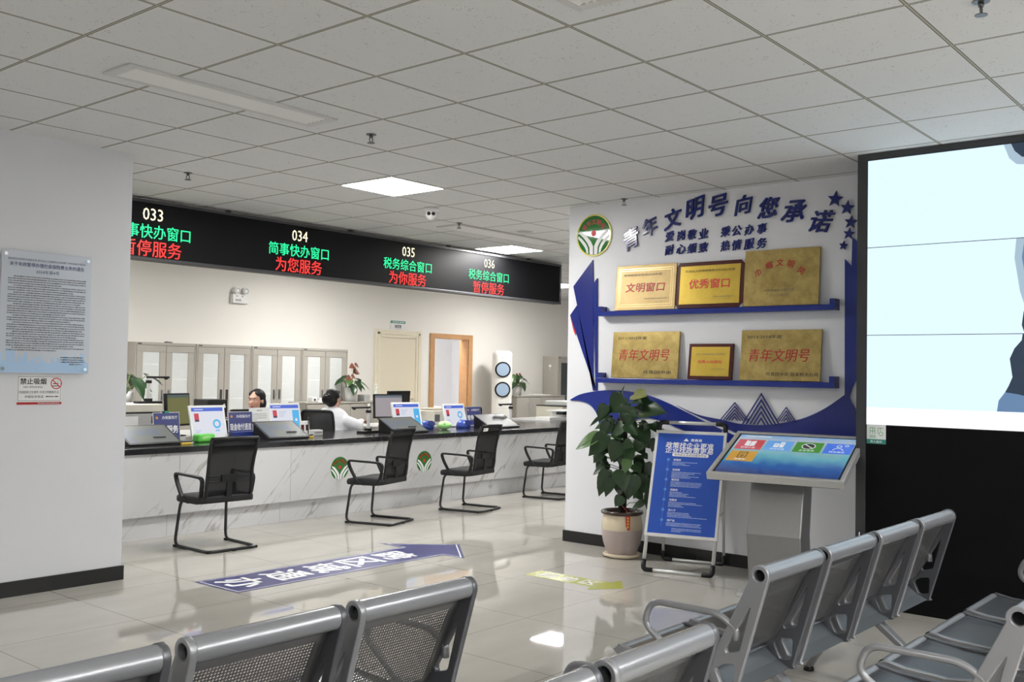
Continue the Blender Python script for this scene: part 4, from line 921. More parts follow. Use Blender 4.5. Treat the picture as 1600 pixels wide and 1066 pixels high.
# the store room behind the wooden door
t = thing('hanging_coat', 'pale pink cloth hanging behind the wooden door frame', 'cloth', (12.40, 12.95, .55)); MB().mat(PINK).ball((0, 0, .22), (.10, .06, .26), 14, 10).build('cloth', t); MB().mat(WHITEP).tube([(0, 0, -.55), (0, 0, .46)], .012, 8).build('stand', t)
t = thing('plastic_crate', 'white basket inside the store room behind the wooden door', 'basket', (13.1, 12.9, 0)); MB().mat(WHITEP).box(-.25, .28, -.2, .2, .0, .66).build('lower_box', t, bevel=.02); MB(F((0, 0, .66), (1, 0, .1), (0, 1, 0))).mat(PAPER).box(-.22, .22, -.18, .18, .03, .14).build('lid', t, bevel=.02)

# ------------------------------------------------------------------ visitor chairs (front = +y)
def arc_path(pts, r=.05, n=5):
    """polyline with rounded corners"""
    P = [Vector(p) for p in pts]; out = [P[0]]
    for a, b, c in zip(P, P[1:], P[2:]):
        d1, d2 = (a-b).normalized(), (c-b).normalized(); rr = min(r, (a-b).length*.45, (c-b).length*.45)
        p, q = b+d1*rr, b+d2*rr
        for k in range(n+1): t = k/n; out.append(p*(1-t)**2+b*2*t*(1-t)+q*t*t)
    out.append(P[-1]); return [tuple(p) for p in out]
def loft(mb, rows, closed=True, cap=True, smooth=True):
    ids = [[mb.P(*p) for p in r] for r in rows]; sm = mb.smooth; mb.smooth = smooth
    n = len(ids[0])
    for a, b in zip(ids, ids[1:]):
        for i in range(n if closed else n-1): mb.face([a[i], a[(i+1) % n], b[(i+1) % n], b[i]])
    mb.smooth = sm
    if cap and closed: mb.face(ids[0][::-1]); mb.face(ids[-1])
    return mb
def flat_strip(mb, path, wdir, wd, th):
    """flat band of rectangular section along a path; wdir = direction of its width"""
    P = [Vector(p) for p in path]; W_ = Vector(wdir).normalized(); rows = []
    for i, p in enumerate(P):
        t = (P[min(i+1, len(P)-1)]-P[max(i-1, 0)]).normalized(); n = t.cross(W_).normalized()
        ww = wd[i] if isinstance(wd, list) else wd
        rows.append([tuple(p+W_*sx*ww/2+n*sy*th/2) for sx, sy in ((-1, -1), (1, -1), (1, 1), (-1, 1))])
    return loft(mb, rows, smooth=False)
BKP = [(-.105, .405), (-.122, .45), (-.130, .51), (-.135, .58), (-.143, .65), (-.158, .73), (-.178, .81), (-.205, .895)]   # back profile (y, z)
BW_ = [.195, .205, .208, .204, .202, .206, .211, .214]
def make_chair(label):
    t = thing('visitor_chair', label, 'chair', group='black mesh visitor chairs along the counter')
    tb = MB().mat(BLKMET); r = .0125
    path = arc_path([(-.21, -.10, .385), (-.21, .215, .385), (-.235, .255, .0125), (-.225, -.235, .0125), (.225, -.235, .0125), (.235, .255, .0125), (.21, .215, .385), (.21, -.10, .385)], .07)
    tb.tube(path, r, 10); tb.tube([(-.21, -.08, .385), (.21, -.08, .385)], .01, 8); tb.tube([(-.21, .12, .385), (.21, .12, .385)], .01, 8)
    tb.build('cantilever_frame', t)
    for x, y in ((-.235, .235), (.235, .235), (-.215, -.21), (.215, -.21), (0, -.235)):
        MB().mat(BLACK).box(x-.017, x+.017, y-.02, y+.02, .0, .02).build('glide', t, bevel=.004)
    st = MB().mat(SEATF); rows = []
    for y, z, w_, th in ((-.155, .425, .20, .03), (-.14, .435, .235, .055), (-.06, .435, .245, .065), (.1, .437, .247, .068), (.2, .433, .243, .066), (.25, .422, .23, .055), (.268, .409, .21, .03)):
        rows.append([(sx*w_, y, z-th/2+sz*th/2) for sx, sz in ((-1, -.7), (-.96, -1), (0, -1.0), (.96, -1), (1, -.7), (1, .6), (.95, .95), (.5, 1.05), (0, 1.02), (-.5, 1.05), (-.95, .95), (-1, .6))])
    loft(st, rows); st.build('seat', t, loc=(0, 0, 0))
    # back: mesh panel with plastic rim
    pn = MB().mat(MESHF); ids = []
    for (y, z), hw in zip(BKP, BW_): ids.append([pn.P(x*hw*.94, y+.02*(1-x*x)-.004-.02, z) for x in (-1, -.75, -.4, 0, .4, .75, 1)])
    pn.smooth = True
    for a, b in zip(ids, ids[1:]):
        for i in range(6): pn.face([a[i], a[i+1], b[i+1], b[i]])
    pn.build('back_mesh', t)
    rm = MB().mat(BLACK)
    for s in (-1, 1): rm.tube([(s*hw, y-.024, z) for (y, z), hw in zip(BKP, BW_)], [.014]*8, 8)
    y, z = BKP[-1]; rm.tube([(-BW_[-1], y-.024, z), (0, y-.008, z+.004), (BW_[-1], y-.024, z)], .015, 8)
    y, z = BKP[0]; rm.tube([(-BW_[0], y-.024, z), (0, y-.010, z-.002), (BW_[0], y-.024, z)], .022, 8)
    rm.build('back_rim', t)
    lm = MB().mat(BLACK)
    for z in (.555, .575, .595): lm.tube([(-.19, -.160, z), (-.1, -.150, z-.004), (0, -.147, z-.006), (.1, -.150, z-.004), (.19, -.160, z)], .006, 6)
    lm.box(-.075, .075, -.166, -.148, .548, .605); lm.build('lumbar_support', t, bevel=.003)
    flat_strip(MB().mat(BLACK), [(.0, -.135, .39), (0., -.155, .45), (.0, -.160, .56)], (1, 0, 0), .05, .01).build('spine', t)
    hdm = MB().mat(SEATF); hdm.box(-.19, .19, -.218, -.208, .84, .88); hdm.build('back_seam', t)
    for s in (-1, 1):
        ar = MB().mat(BLACK)
        loop = arc_path([(s*.22, -.02, .375), (s*.228, -.11, .42), (s*.235, -.145, .585), (s*.255, -.04, .594), (s*.262, .225, .600), (s*.256, .205, .53), (s*.245, .13, .40), (s*.232, .05, .375)], .05, 4)
        flat_strip(ar, loop, (1, 0, 0), .034, .020); ar.build('armrest', t, bevel=.005)
    return t
ch = make_chair('black mesh visitor chair nearest the left wall, facing the counter')
POS = [(4.735, 7.03, -2), (6.63, 7.125, 16.5), (7.915, 7.11, 11), (9.39, 7.17, 10)]
CHL = ['', 'black mesh visitor chair partly covering the left green counter emblem', 'black mesh visitor chair with a small white tag on its backrest', 'black mesh visitor chair cut off by the award wall']
ch.location = (*POS[0][:2], 0); ch.rotation_euler = (0, 0, R(POS[0][2]))
for i in (1, 2, 3):
    c = dup(ch, (*POS[i][:2], 0), R(POS[i][2]), CHL[i])
    if i == 2: MB(F((-.13, -.232, .845), (1, 0, 0), (0, -.3, 1))).mat(PAPER).rect(-.05, .0, .045, .035, .0).mat(INKG).scribble(-.04, .0, .018, .012, .0006, rn).build('tag', c)

def make_office_chair(label):
    t = thing('office_chair', label, 'chair', group='black staff office chairs behind the counter')
    pn = MB().mat(MESHF); pn.smooth = True
    ids = [[pn.P(x*hw, -.26-.10*(z-.5)+.03*x*x-.03, z) for x in (-1, -.6, 0, .6, 1)] for z, hw in ((.55, .19), (.70, .205), (.85, .205), (.985, .19))]
    for a, b in zip(ids, ids[1:]):
        for i in range(4): pn.face([a[i], a[i+1], b[i+1], b[i]])
    pn.build('back_mesh', t)
    rm = MB().mat(BLACK); L = [(s_*hw, -.265-.10*(z-.5), z) for s_, seq in ((-1, (0, 1, 2, 3)), (1, (3, 2, 1, 0))) for z, hw in [((.55, .19), (.70, .205), (.85, .205), (.985, .19))[q] for q in seq]]
    rm.tube(arc_path(L+[L[0]], .04, 4), .016, 8); rm.build('back_rim', t)
    MB().mat(SEATF).box(-.23, .23, -.22, .23, .295, .355).build('seat', t, bevel=.025, seg=3)
    flat_strip(MB().mat(BLACK), [(0, -.05, .29), (0, -.26, .295), (0, -.30, .45), (0, -.315, .72)], (1, 0, 0), .06, .014).build('back_bracket', t)
    MB().mat(BLKMET).lathe([(.025, .06), (.025, .295)], 14).build('column', t)
    for k in range(5):
        a = 2*pi*k/5+.3; lg = MB().mat(BLACK).tube([(0, 0, .09), (.28*cos(a), .28*sin(a), .06)], [.026, .016], 8).build('leg', t)
        MB().mat(BLACK).ball((.28*cos(a), .28*sin(a), .027), .027, 10, 8).build('caster', lg)
    return t
oc = make_office_chair('black office chair on which the woman in white sits')
oc.location = (7.62, 9.12, 0); oc.rotation_euler = (0, 0, R(-66))
dup(oc, (9.93, 9.27, 0), R(4), 'black office chair behind the right 暂停服务 sign')
dup(oc, (6.60, 9.13, 0), R(165), 'black office chair on which the smiling woman sits')

# ------------------------------------------------------------------ waiting benches (seat fronts towards +y)
PITCH, SWD = .54, .492
def sheet(prof, x0, x1, m, name, parent, crown=0.):
    """perforated sheet along a (y, z) profile, with the UV layers the hole pattern uses"""
    me = bpy.data.meshes.new(name); W_ = x1-x0; xs = [0, .034, W_*.25, W_*.5, W_*.75, W_-.034, W_]
    cum = [0.]
    for a, b in zip(prof, prof[1:]): cum.append(cum[-1]+math.hypot(b[0]-a[0], b[1]-a[1]))
    Lt = cum[-1]; V_ = [(x0+x, y, z) for (y, z) in prof for x in xs]; n = len(xs)
    Fc = [(j*n+i, j*n+i+1, (j+1)*n+i+1, (j+1)*n+i) for j in range(len(prof)-1) for i in range(n-1)]
    me.from_pydata(V_, [], Fc); u1 = me.uv_layers.new(name='UVMap'); u2 = me.uv_layers.new(name='edge')
    for lp in me.loops:
        j, i = divmod(lp.vertex_index, n)
        u1.data[lp.index].uv = (xs[i], cum[j]); u2.data[lp.index].uv = (min(xs[i], W_-xs[i]), min(cum[j], Lt-cum[j]))
    me.materials.append(m); me.polygons.foreach_set('use_smooth', [True]*len(me.polygons))
    o = bpy.data.objects.new(name, me); COL.objects.link(o); o.parent = parent
    md = o.modifiers.new('gauge', 'SOLIDIFY'); md.thickness = .002; md.offset = 0
    return o
def plate2d(outer, holes, x0, x1, m, name, parent, bevel=.003):
    """side plate cut from (y, z) outlines with holes"""
    c = bpy.data.curves.new('outline', 'CURVE'); c.dimensions = '2D'; c.fill_mode = 'BOTH'; c.extrude = (x1-x0)/2-bevel; c.bevel_depth = bevel; c.bevel_resolution = 1; c.offset = -bevel
    for pts in [outer]+holes:
        s = c.splines.new('POLY'); s.points.add(len(pts)-1); s.use_cyclic_u = True
        for p, q in zip(s.points, pts): p.co = (q[0], q[1], 0, 1)
    o = bpy.data.objects.new('outline', c); COL.objects.link(o)
    me = bpy.data.meshes.new_from_object(o.evaluated_get(bpy.context.evaluated_depsgraph_get())); bpy.data.objects.remove(o); bpy.data.curves.remove(c)
    me.transform(Matrix(((0, 0, 1, (x0+x1)/2), (1, 0, 0, 0), (0, 1, 0, 0), (0, 0, 0, 1)))); me.name = name
    me.materials.clear(); me.materials.append(m)
    ob = bpy.data.objects.new(name, me); COL.objects.link(ob); ob.parent = parent
    return ob
def rnd2(pts, r, n=4): return [(p[0], p[1]) for p in arc_loop(pts, r, n)]
def arc_loop(pts, r, n=4):
    P = [Vector((p[0], p[1])) for p in pts]; out = []
    for i, b in enumerate(P):
        a, c = P[i-1], P[(i+1) % len(P)]; d1, d2 = (a-b).normalized(), (c-b).normalized()
        rr = min(r, (a-b).length*.45, (c-b).length*.45); p, q = b+d1*rr, b+d2*rr
        for k in range(n+1): t = k/n; out.append(p*(1-t)**2+b*2*t*(1-t)+q*t*t)
    return out
RZ = .775
def circ(y, z, r, n=20, a0=0., a1=2*pi): return [(y+r*cos(a0+(a1-a0)*i/n), z+r*sin(a0+(a1-a0)*i/n)) for i in range(n+1)]
OUT = circ(0, RZ, .036, 14, R(-20), R(200))+[(p[0], p[1]) for p in arc_loop([(.068, .34), (.14, .328), (.215, .405)], .02)][0:]+[(.19, .44)]
OUT = OUT[::1]
HU = rnd2([(.030, .665), (.072, .50), (.122, .485), (.128, .50)], .012)
HL = rnd2([(.088, .455), (.135, .447), (.168, .425), (.138, .362), (.092, .37)], .014)
HR = circ(0, RZ, .021, 16)[:-1]
BPROF = [(.014, .742), (.045, .69), (.078, .62), (.108, .55), (.138, .485), (.158, .45), (.172, .437)]
SPROF = [(.185, .412), (.23, .402), (.32, .398), (.42, .402), (.50, .412), (.55, .419), (.575, .415), (.588, .40)]
def make_bench(n, label):
    t = thing('waiting_bench', label, 'bench', group='silver perforated steel waiting benches')
    Lg = (n-1)*PITCH+SWD
    MB().mat(BEAMM).box(.02, Lg-.02, .20, .28, .30, .365).build('beam', t, bevel=.006)
    for i in range(n):
        x = i*PITCH
        for s, (xa, xb) in enumerate(((x, x+.022), (x+SWD-.022, x+SWD))):
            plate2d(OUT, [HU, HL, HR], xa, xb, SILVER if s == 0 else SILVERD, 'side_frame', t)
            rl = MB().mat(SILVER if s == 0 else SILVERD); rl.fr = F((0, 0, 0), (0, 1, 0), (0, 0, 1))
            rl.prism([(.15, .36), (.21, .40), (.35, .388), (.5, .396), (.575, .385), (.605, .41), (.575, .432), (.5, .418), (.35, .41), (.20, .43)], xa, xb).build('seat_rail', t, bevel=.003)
        sheet(BPROF, x+.02, x+SWD-.02, PERFB, 'backrest', t); sheet(SPROF, x+.02, x+SWD-.02, PERFS, 'seat', t)
        flat_strip(MB().mat(BEAMM), [(x+SWD/2, .100, .340), (x+SWD/2, .150, .362), (x+SWD/2, .205, .402), (x+SWD/2, .24, .398)], (1, 0, 0), SWD-.046, .003).build('seat_apron', t)
        tb = MB().mat(SILVERT).tube([(x+.022, 0, RZ), (x+SWD-.022, 0, RZ)], .0335, 20, cap=False); tb.build('top_tube', t)
        tb = MB().mat(SILVER).tube([(x+.022, .582, .408), (x+SWD-.022, .582, .408)], .02, 14, cap=False); tb.build('front_tube', t)
    for x, s in ((0, 1), (Lg, -1)):
        p = arc_path([(x+s*.011, .09, .535), (x+s*.011, .09, .575), (x+s*.011, .16, .618), (x+s*.011, .44, .618), (x+s*.011, .475, .53), (x+s*.011, .30, .41)], .07, 6)
        MB().mat(SILVER).tube(p, .0125, 10).build('armrest', t)
    for x in ((.5, Lg-.5) if n > 3 else (.35, Lg-.35)):
        lg = MB().mat(SILVER)
        flat_strip(lg, [(x, .22, .335), (x, .05, .20), (x, -.10, .022)], (1, 0, 0), [.07, .05, .045], .03); flat_strip(lg, [(x, .26, .335), (x, .42, .18), (x, .52, .022)], (1, 0, 0), [.07, .05, .045], .03)
        lo_ = lg.build('leg', t, bevel=.006)
        for y in (-.10, .52): MB().mat(BLACK).lathe([(.026, 0), (.026, .014), (.012, .026)], 14, o=(x, y, 0)).build('foot', lo_)
    return t
b4 = make_bench(4, 'silver waiting bench in front of the video wall, seen from behind'); b4.location = (3.215, 1.545, 0); b4.rotation_euler = (0, 0, R(-.6))
dup(b4, (3.18, .716, 0), 0, 'silver waiting bench at the lower right corner, only its seats and left arm in view')
dup(b4, (.275, 2.145, 0), 0, 'silver waiting bench at the bottom left, three backrests in view')
dup(b4, (.283, 1.295, 0), 0, 'silver waiting bench at the bottom middle, only its last backrest in view')

# ------------------------------------------------------------------ floor arrows
def floor_text(mb, s, x, y, w_, h_, r, u, m, bold): mb.at(F((x, y, 0), r, u)).mat(m).text(s, 0, 0, w_, h_, c=.0022, bold=bold)
def inset(pts, d):
    P = [Vector(p) for p in pts]; out = []
    for i, b in enumerate(P):
        a, c = P[i-1], P[(i+1) % len(P)]; e1, e2 = (b-a).normalized(), (c-b).normalized(); n1, n2 = Vector((-e1.y, e1.x)), Vector((-e2.y, e2.x))
        k = n1+n2; k = k/max(.2, k.dot(n1)) if k.length > 1e-6 else n1; out.append(tuple(b+k*d))
    return out
AR = [(3.868, 5.505), (5.785, 5.49), (5.80, 5.27), (6.235, 5.735), (5.79, 6.235), (5.785, 5.975), (3.862, 5.99)]
o = (5.0, 5.74, 0); t = thing('floor_arrow', 'long navy floor arrow with white characters in front of the counter', 'floor sticker', o)
rel(MB(F((0, 0, 0), (1, 0, 0), (0, 1, 0))).mat(NAVYV).prism(AR, .0003, .0012), o).build('arrow_vinyl', t)
i1, i2 = inset(AR, .022), inset(AR, .030); mb = MB(F((0, 0, 0), (1, 0, 0), (0, 1, 0))).mat(WINK)
for i in range(len(AR)): j = (i+1) % len(AR); mb.poly([i1[i], i1[j], i2[j], i2[i]], .0018)
rel(mb, o).build('outline', t)
for chx, x in zip('跨区域通办', (5.50, 5.14, 4.80, 4.45, 4.09)):
    mb = MB(); floor_text(mb, chx, x, 5.745, .29, .29, (0, -1, 0), (1, 0, 0), WINK, .02); rel(mb, o).build('character', t)
o = (5.75, 4.2, 0); t = thing('floor_arrow', 'short olive green floor arrow pointing at the poster stand', 'floor sticker', o)
AG = [(5.655, 4.55), (5.655, 3.965), (5.565, 3.93), (5.76, 3.765), (5.965, 3.915), (5.855, 3.955), (5.855, 4.55)]
rel(MB(F((0, 0, 0), (1, 0, 0), (0, 1, 0))).mat(OLIVE).prism(AG, .0003, .0012), o).build('arrow_vinyl', t)
for chx, y in zip('自助区', (4.40, 4.22, 4.04)):
    mb = MB(); floor_text(mb, chx, 5.755, y, .13, .13, (0, -1, 0), (1, 0, 0), WINK, .014); rel(mb, o).build('character', t)

# ------------------------------------------------------------------ plants
def leaf(mb, p, d, up, L_, Wd, fold=.22, droop=.35, kind='heart'):
    p, d, up = Vector(p), Vector(d).normalized(), Vector(up); up = (up-d*up.dot(d)).normalized(); sd = d.cross(up)
    prof = ((0, .10), (-.06, .45), (.03, .82), (.18, 1.), (.36, .98), (.55, .80), (.73, .52), (.88, .22), (1., 0.)) if kind == 'heart' else ((0, .08), (.08, .45), (.2, .8), (.36, 1.), (.52, .98), (.68, .78), (.82, .48), (.93, .2), (1., 0.))
    rows = []
    for q, (tt, ww) in enumerate(prof):
        mt = max(tt, 0) if kind == 'heart' and q < 2 else tt
        mid = p+d*L_*mt-up*(droop*L_*mt*mt); hw = Wd/2*ww; side = p+d*L_*tt-up*(droop*L_*max(tt, 0)**2)
        rows.append([mb.v.append(side-sd*hw+up*hw*fold) or len(mb.v)-1, mb.v.append(side-sd*hw*.5+up*hw*fold*.7) or len(mb.v)-1, mb.v.append(mid) or len(mb.v)-1, mb.v.append(side+sd*hw*.5+up*hw*fold*.7) or len(mb.v)-1, mb.v.append(side+sd*hw+up*hw*fold) or len(mb.v)-1])
    sm = mb.smooth; mb.smooth = True
    for a, b in zip(rows, rows[1:]):
        for i in range(4): mb.face([a[i], a[i+1], b[i+1], b[i]])
    mb.smooth = sm
LEAVES = [(6.652,4.604,0.958,4.824,0.867,0.55,1),(6.634,4.516,0.978,4.660,0.810,0.60,0),(6.670,4.384,1.285,4.491,1.161,0.90,0),(6.742,4.334,1.305,4.200,1.300,0.90,2),(6.715,4.248,1.175,4.028,1.197,0.75,0),(6.760,4.302,1.038,4.183,0.939,0.90,0),(6.778,4.223,0.665,4.277,0.517,0.85,0),(6.832,4.214,0.762,4.240,0.631,0.60,0),(6.805,4.199,0.537,4.219,0.406,0.60,0),(6.724,4.208,0.462,4.308,0.410,0.60,0),(6.670,4.524,0.692,4.590,0.488,0.50,0),(6.652,4.470,0.639,4.508,0.492,0.55,0),(6.688,4.560,0.726,4.665,0.655,0.60,0),(6.616,4.301,0.797,4.305,0.698,0.75,1),(6.670,4.374,1.056,4.488,0.974,0.85,0),(6.670,4.341,1.077,4.238,0.996,0.80,0),(6.715,4.539,1.183,4.598,1.142,0.80,0),(6.706,4.515,1.106,4.660,1.022,0.50,0),(6.652,4.370,0.496,4.414,0.420,0.90,0),(6.634,4.379,0.705,4.320,0.558,0.80,0),(6.670,4.289,0.672,4.308,0.490,0.75,0),(6.643,4.400,0.932,4.455,0.775,0.75,0),(6.715,4.297,0.754,4.229,0.697,0.90,0),(6.760,4.254,0.830,4.192,0.806,0.80,0),(6.706,4.518,1.281,4.414,1.313,0.70,0),(6.652,4.331,1.220,4.364,1.114,0.90,0),(6.778,4.300,1.277,4.176,1.224,0.60,0),(6.796,4.519,1.261,4.589,1.229,0.80,0),(6.625,4.275,0.940,4.331,0.889,0.90,0),(6.724,4.249,0.937,4.293,0.858,0.90,0),(6.688,4.394,0.853,4.358,0.732,0.80,0),(6.724,4.463,0.818,4.486,0.759,0.80,0),(6.715,4.597,0.800,4.584,0.713,0.60,0),(6.805,4.191,1.080,4.123,1.017,0.80,0),(6.850,4.194,0.954,4.204,0.858,0.70,0),(6.742,4.196,1.081,4.217,1.023,0.60,0),(6.724,4.645,1.115,4.727,1.038,0.25,0),(6.715,4.426,1.332,4.387,1.376,0.15,1),(6.733,4.271,0.536,4.298,0.486,0.80,0),(6.688,4.299,1.259,4.209,1.252,0.70,0),(6.652,4.353,1.181,4.241,1.148,0.90,0),(6.634,4.285,1.156,4.306,1.060,0.90,0),(6.652,4.441,0.986,4.361,0.952,0.90,0),(6.715,4.552,0.920,4.645,0.797,0.70,0),(6.787,4.268,0.991,4.221,0.898,0.80,0),(6.670,4.337,0.877,4.280,0.786,0.80,0),(6.706,4.436,0.600,4.412,0.506,0.80,0),(6.778,4.629,0.834,4.724,0.788,0.60,0)]
t = thing('potted_pothos', 'tall climbing pothos in a cream glazed pot before the award wall', 'potted plant', (6.76, 4.44, 0))
o = (6.76, 4.44, 0)
MB().mat(POTC).lathe([(.118, .0), (.148, .012), (.152, .034), (.138, .034), (.12, .022)], 32).build('saucer', t)
MB().mat(POTG).lathe([(.112, .024), (.125, .05), (.150, .12), (.163, .19), (.166, .225)], 36, cap=False).build('pot_lower', t)
MB().mat(POTC).lathe([(.166, .225), (.165, .26), (.158, .30), (.150, .335), (.150, .345)], 36, cap=False).build('pot_upper', t)
MB().mat(POTR).lathe([(.150, .342), (.168, .348), (.172, .36), (.166, .372), (.148, .372), (.142, .34)], 36, cap=False).build('pot_rim', t)
MB().mat(SOIL).lathe([(.001, .345), (.146, .34)], 24, cap=False).build('soil', t)
MB().mat(MOSS).tube([(0, 0, .33), (.004, -.003, .7), (0, 0, 1.16)], [.033, .036, .03], 12).build('moss_pole', t)
fol = MB(); pet = MB().mat(STEM); rl_ = random.Random(11); nl = 0
lm_ = (LEAF, LEAF2, LEAFY); every = []
for (x, y0, z0_, y1, z1_, wr, mi) in LEAVES:
    p = Vector((x, y0, z0_))-Vector(o); q = Vector((x-.03, y1, z1_))-Vector(o); every.append((p, q, wr, mi))
for k in range(26):
    a = rl_.uniform(-1.0, 2.6); z = rl_.uniform(.5, 1.22); rr = rl_.uniform(.10, .17); p = Vector((max(-.19, min(.17, rr*cos(a))), rr*sin(a)*1.0, z)); q = p+Vector((cos(a)*.05, sin(a)*.08, -rl_.uniform(.06, .13)))
    q.x = min(q.x, .21); every.append((p, q, .7, 0))
for p, q, wr, mi in every:
    d = q-p; L_ = d.length*1.08; side = Vector((-1, -.55, .35)) if abs(d.normalized().z) > .6 else Vector((-.8, -.3, .8))
    fol.mat(lm_[mi]); leaf(fol, p, d, side, L_, L_*wr*1.05, fold=rl_.uniform(.1, .3), droop=rl_.uniform(.0, .18))
    zc = min(max(p.z-.10, .36), 1.12); c0 = Vector((0, 0, zc)); mid = (c0+p)/2+Vector((0, 0, .06))
    pet.tube([tuple(c0), tuple(c0*.4+mid*.6+Vector((0, 0, .01))), tuple(p)], .0035, 5)
fol.build('foliage', t); pet.build('leaf_stalk', t)
tg = MB(F((-.105, -.125, .235), (.8, -1, 0), (0, 0, 1))).mat(REDB); tg.prism(rnd2([(-.017, 0), (.017, 0), (.017, .115), (-.017, .115)], .012), 0, .003); tg.mat(YELE)
for k in range(4): tg.rect(-.007, .018+.023*k, .007, .033+.023*k, .0034)
tg.build('red_tag', t); MB().mat(RED).tube([(-.105, -.125, .35), (-.09, -.10, .385), (-.03, -.01, .42)], .002, 5).build('tag_string', t)

def anthurium(loc, label, sd_, scale=1., flowers=2, pot=.10, ph=.17, spread=.28, box=False):
    t = thing('potted_anthurium', label, 'potted plant', loc, 0, 'small flowering plants behind the counter'); r = random.Random(sd_)
    MB().mat(WHITEP).lathe([(pot*.75, 0), (pot*.98, ph), (pot*.9, ph), (pot*.86, ph-.02)], 24).build('pot', t); MB().mat(SOIL).lathe([(.001, ph-.02), (pot*.9, ph-.022)], 16, cap=False).build('soil', t)
    fo = MB(); sm_ = MB().mat(STEM)
    for k in range(13):
        a = 2*pi*k/13+r.uniform(-.3, .3); e = r.uniform(.25, .95)*scale; hh = ph+r.uniform(.03, .17)*scale
        p = Vector((cos(a)*spread*e*.55, sin(a)*spread*e*.5, hh)); d = Vector((cos(a), sin(a)*.8, r.uniform(-.9, -.1)))
        fo.mat(LEAF2 if k % 4 == 0 else LEAF); leaf(fo, p, d, (0, -.3, 1), .17*scale*r.uniform(.8, 1.15), .11*scale, droop=.25)
        sm_.tube([(0, 0, ph-.03), tuple(p*.5+Vector((0, 0, .06))), tuple(p)], .004, 5)
    fo.build('foliage', t)
    for k in range(flowers):
        p = Vector((r.uniform(-.05, .04), -.03, ph+(.15+.085*k)*scale)); sm_.tube([(0, 0, ph), tuple(p)], .004, 5)
        fl = MB().mat(BRACT); leaf(fl, p, (r.choice((-.8, .9)), -.3, -.1), (0, -.9, .6), .11*scale, .10*scale, droop=.3); leaf(fl, p+Vector((.01, 0, .03)), (.8, -.3, -.5), (0, -.9, .6), .09*scale, .07*scale, droop=.2)
        fl.build('flower', t)
    sm_.build('stem', t); return t
anthurium((9.70, 11.13, 1.0), 'plant with dull red flowers in a white pot above the woman in white', 4, 1.0, 3, .10, .20, .34)
anthurium((13.86, 11.4, 1.055), 'small plant in a white pot right of the air conditioner', 9, 1.1, 1, .10, .19, .36)
t = thing('plant_stand', 'grey pedestal under the plant at the left wall edge', 'pedestal', (5.50, 9.95, 0)); MB().mat(GREYP).lathe([(.16, 0), (.16, .02), (.05, .04), (.05, 1.0), (.15, 1.02), (.15, 1.04)], 20).build('post', t)
anthurium((5.50, 9.95, 1.04), 'dark leafy plant partly hidden by the left wall edge', 15, 1.35, 0, .10, .15, .44)

# ------------------------------------------------------------------ poster stand (A-frame)
o = (6.62, 3.76, 0); t = thing('poster_stand', 'white A-frame stand with a blue policy poster beside the plant', 'poster stand', o)
A_ = Vector((6.375, 3.998, 0)); wv = Vector((.27, -.963, 0)).normalized(); nb = Vector((-wv.y, wv.x, 0)); nb = nb if nb.x > 0 else -nb
WID = .52; topa, toph = .43, 1.095; uu = (nb*topa+Vector((0, 0, toph))).normalized(); LN = math.hypot(topa, toph)
PF = F(A_, wv, uu)
r = .014
fr = MB(PF).mat(ALU); fr.tube([(0, .06, 0), (0, LN-.05, 0)], r, 10); fr.tube([(WID, .06, 0), (WID, LN-.05, 0)], r, 10); fr.tube([(.06, r, 0), (WID-.06, r, 0)], r, 10); fr.tube([(.06, LN, 0), (WID-.06, LN, 0)], r, 10); rel(fr, o).build('front_frame', t)
for (x, y, sx, sy) in ((0, r, 1, 1), (WID, r, -1, 1), (0, LN, 1, -1), (WID, LN, -1, -1)):
    cn = MB(PF).mat(BLACK).tube(arc_path([(x, y+sy*.075, 0), (x, y, 0), (x+sx*.075, y, 0)], .045, 5), .0185, 12); rel(cn, o).build('corner', t)
BA = A_+nb*.50; ub = (nb*(topa-.50)+Vector((0, 0, toph-.05))).normalized(); BF = F(BA, wv, ub); LB = math.hypot(topa-.5, toph-.05)
fr = MB(BF).mat(ALU); fr.tube([(0.02, .06, 0), (0.02, LB, 0)], .011, 10); fr.tube([(WID-.02, .06, 0), (WID-.02, LB, 0)], .011, 10); fr.tube([(.07, r, 0), (WID-.07, r, 0)], .011, 10); rel(fr, o).build('rear_frame', t)
for x, sx in ((.02, 1), (WID-.02, -1)):
    cn = MB(BF).mat(BLACK).tube(arc_path([(x, .08, 0), (x, r, 0), (x+sx*.075, r, 0)], .045, 5), .0175, 12); rel(cn, o).build('corner', t)
sp_ = MB().mat(STEEL).tube([tuple(PF(WID-.01, .42, 0)), tuple(BF(WID-.02, .42, 0))], .005, 6); rel(sp_, o).build('spreader', t)
b0, b1 = .265, LN-.07
rel(MB(PF).mat(ALU).box(-.018, WID+.018, b0, b1, .002, .018), o).build('poster_frame', t, bevel=.004)
PBL = mat('poster_blue', (.018, .085, .46), .35, noise=(3, .12)); a0, a1 = .004, WID-.004; q0, q1 = b0+.026, b1-.026; PH, PW = q1-q0, a1-a0
rel(MB(PF).mat(PBL).rect(a0, q0, a1, q1, .0186), o).build('poster', t)
c = .0192; X = lambda f: a0+PW*f; Y = lambda f: q1-PH*f
tx = MB(PF).mat(WINK); tx.text('贵商易', X(.595), Y(.062), .085, .022, c=c, bold=.02); tx.poly([(X(.40), Y(.074)), (X(.44), Y(.045)), (X(.48), Y(.074))], c); rel(tx, o).build('logo', t)
tx = MB(PF).mat(WINK).text('政策找企业更准', X(.50), Y(.118), .37, .046, c=c, bold=.016, shear=.12); rel(tx, o).build('title_text', t)
tx = MB(PF).mat(WINK).text('企业找政策更易', X(.50), Y(.170), .37, .046, c=c, bold=.016, shear=.12); rel(tx, o).build('title_text', t)
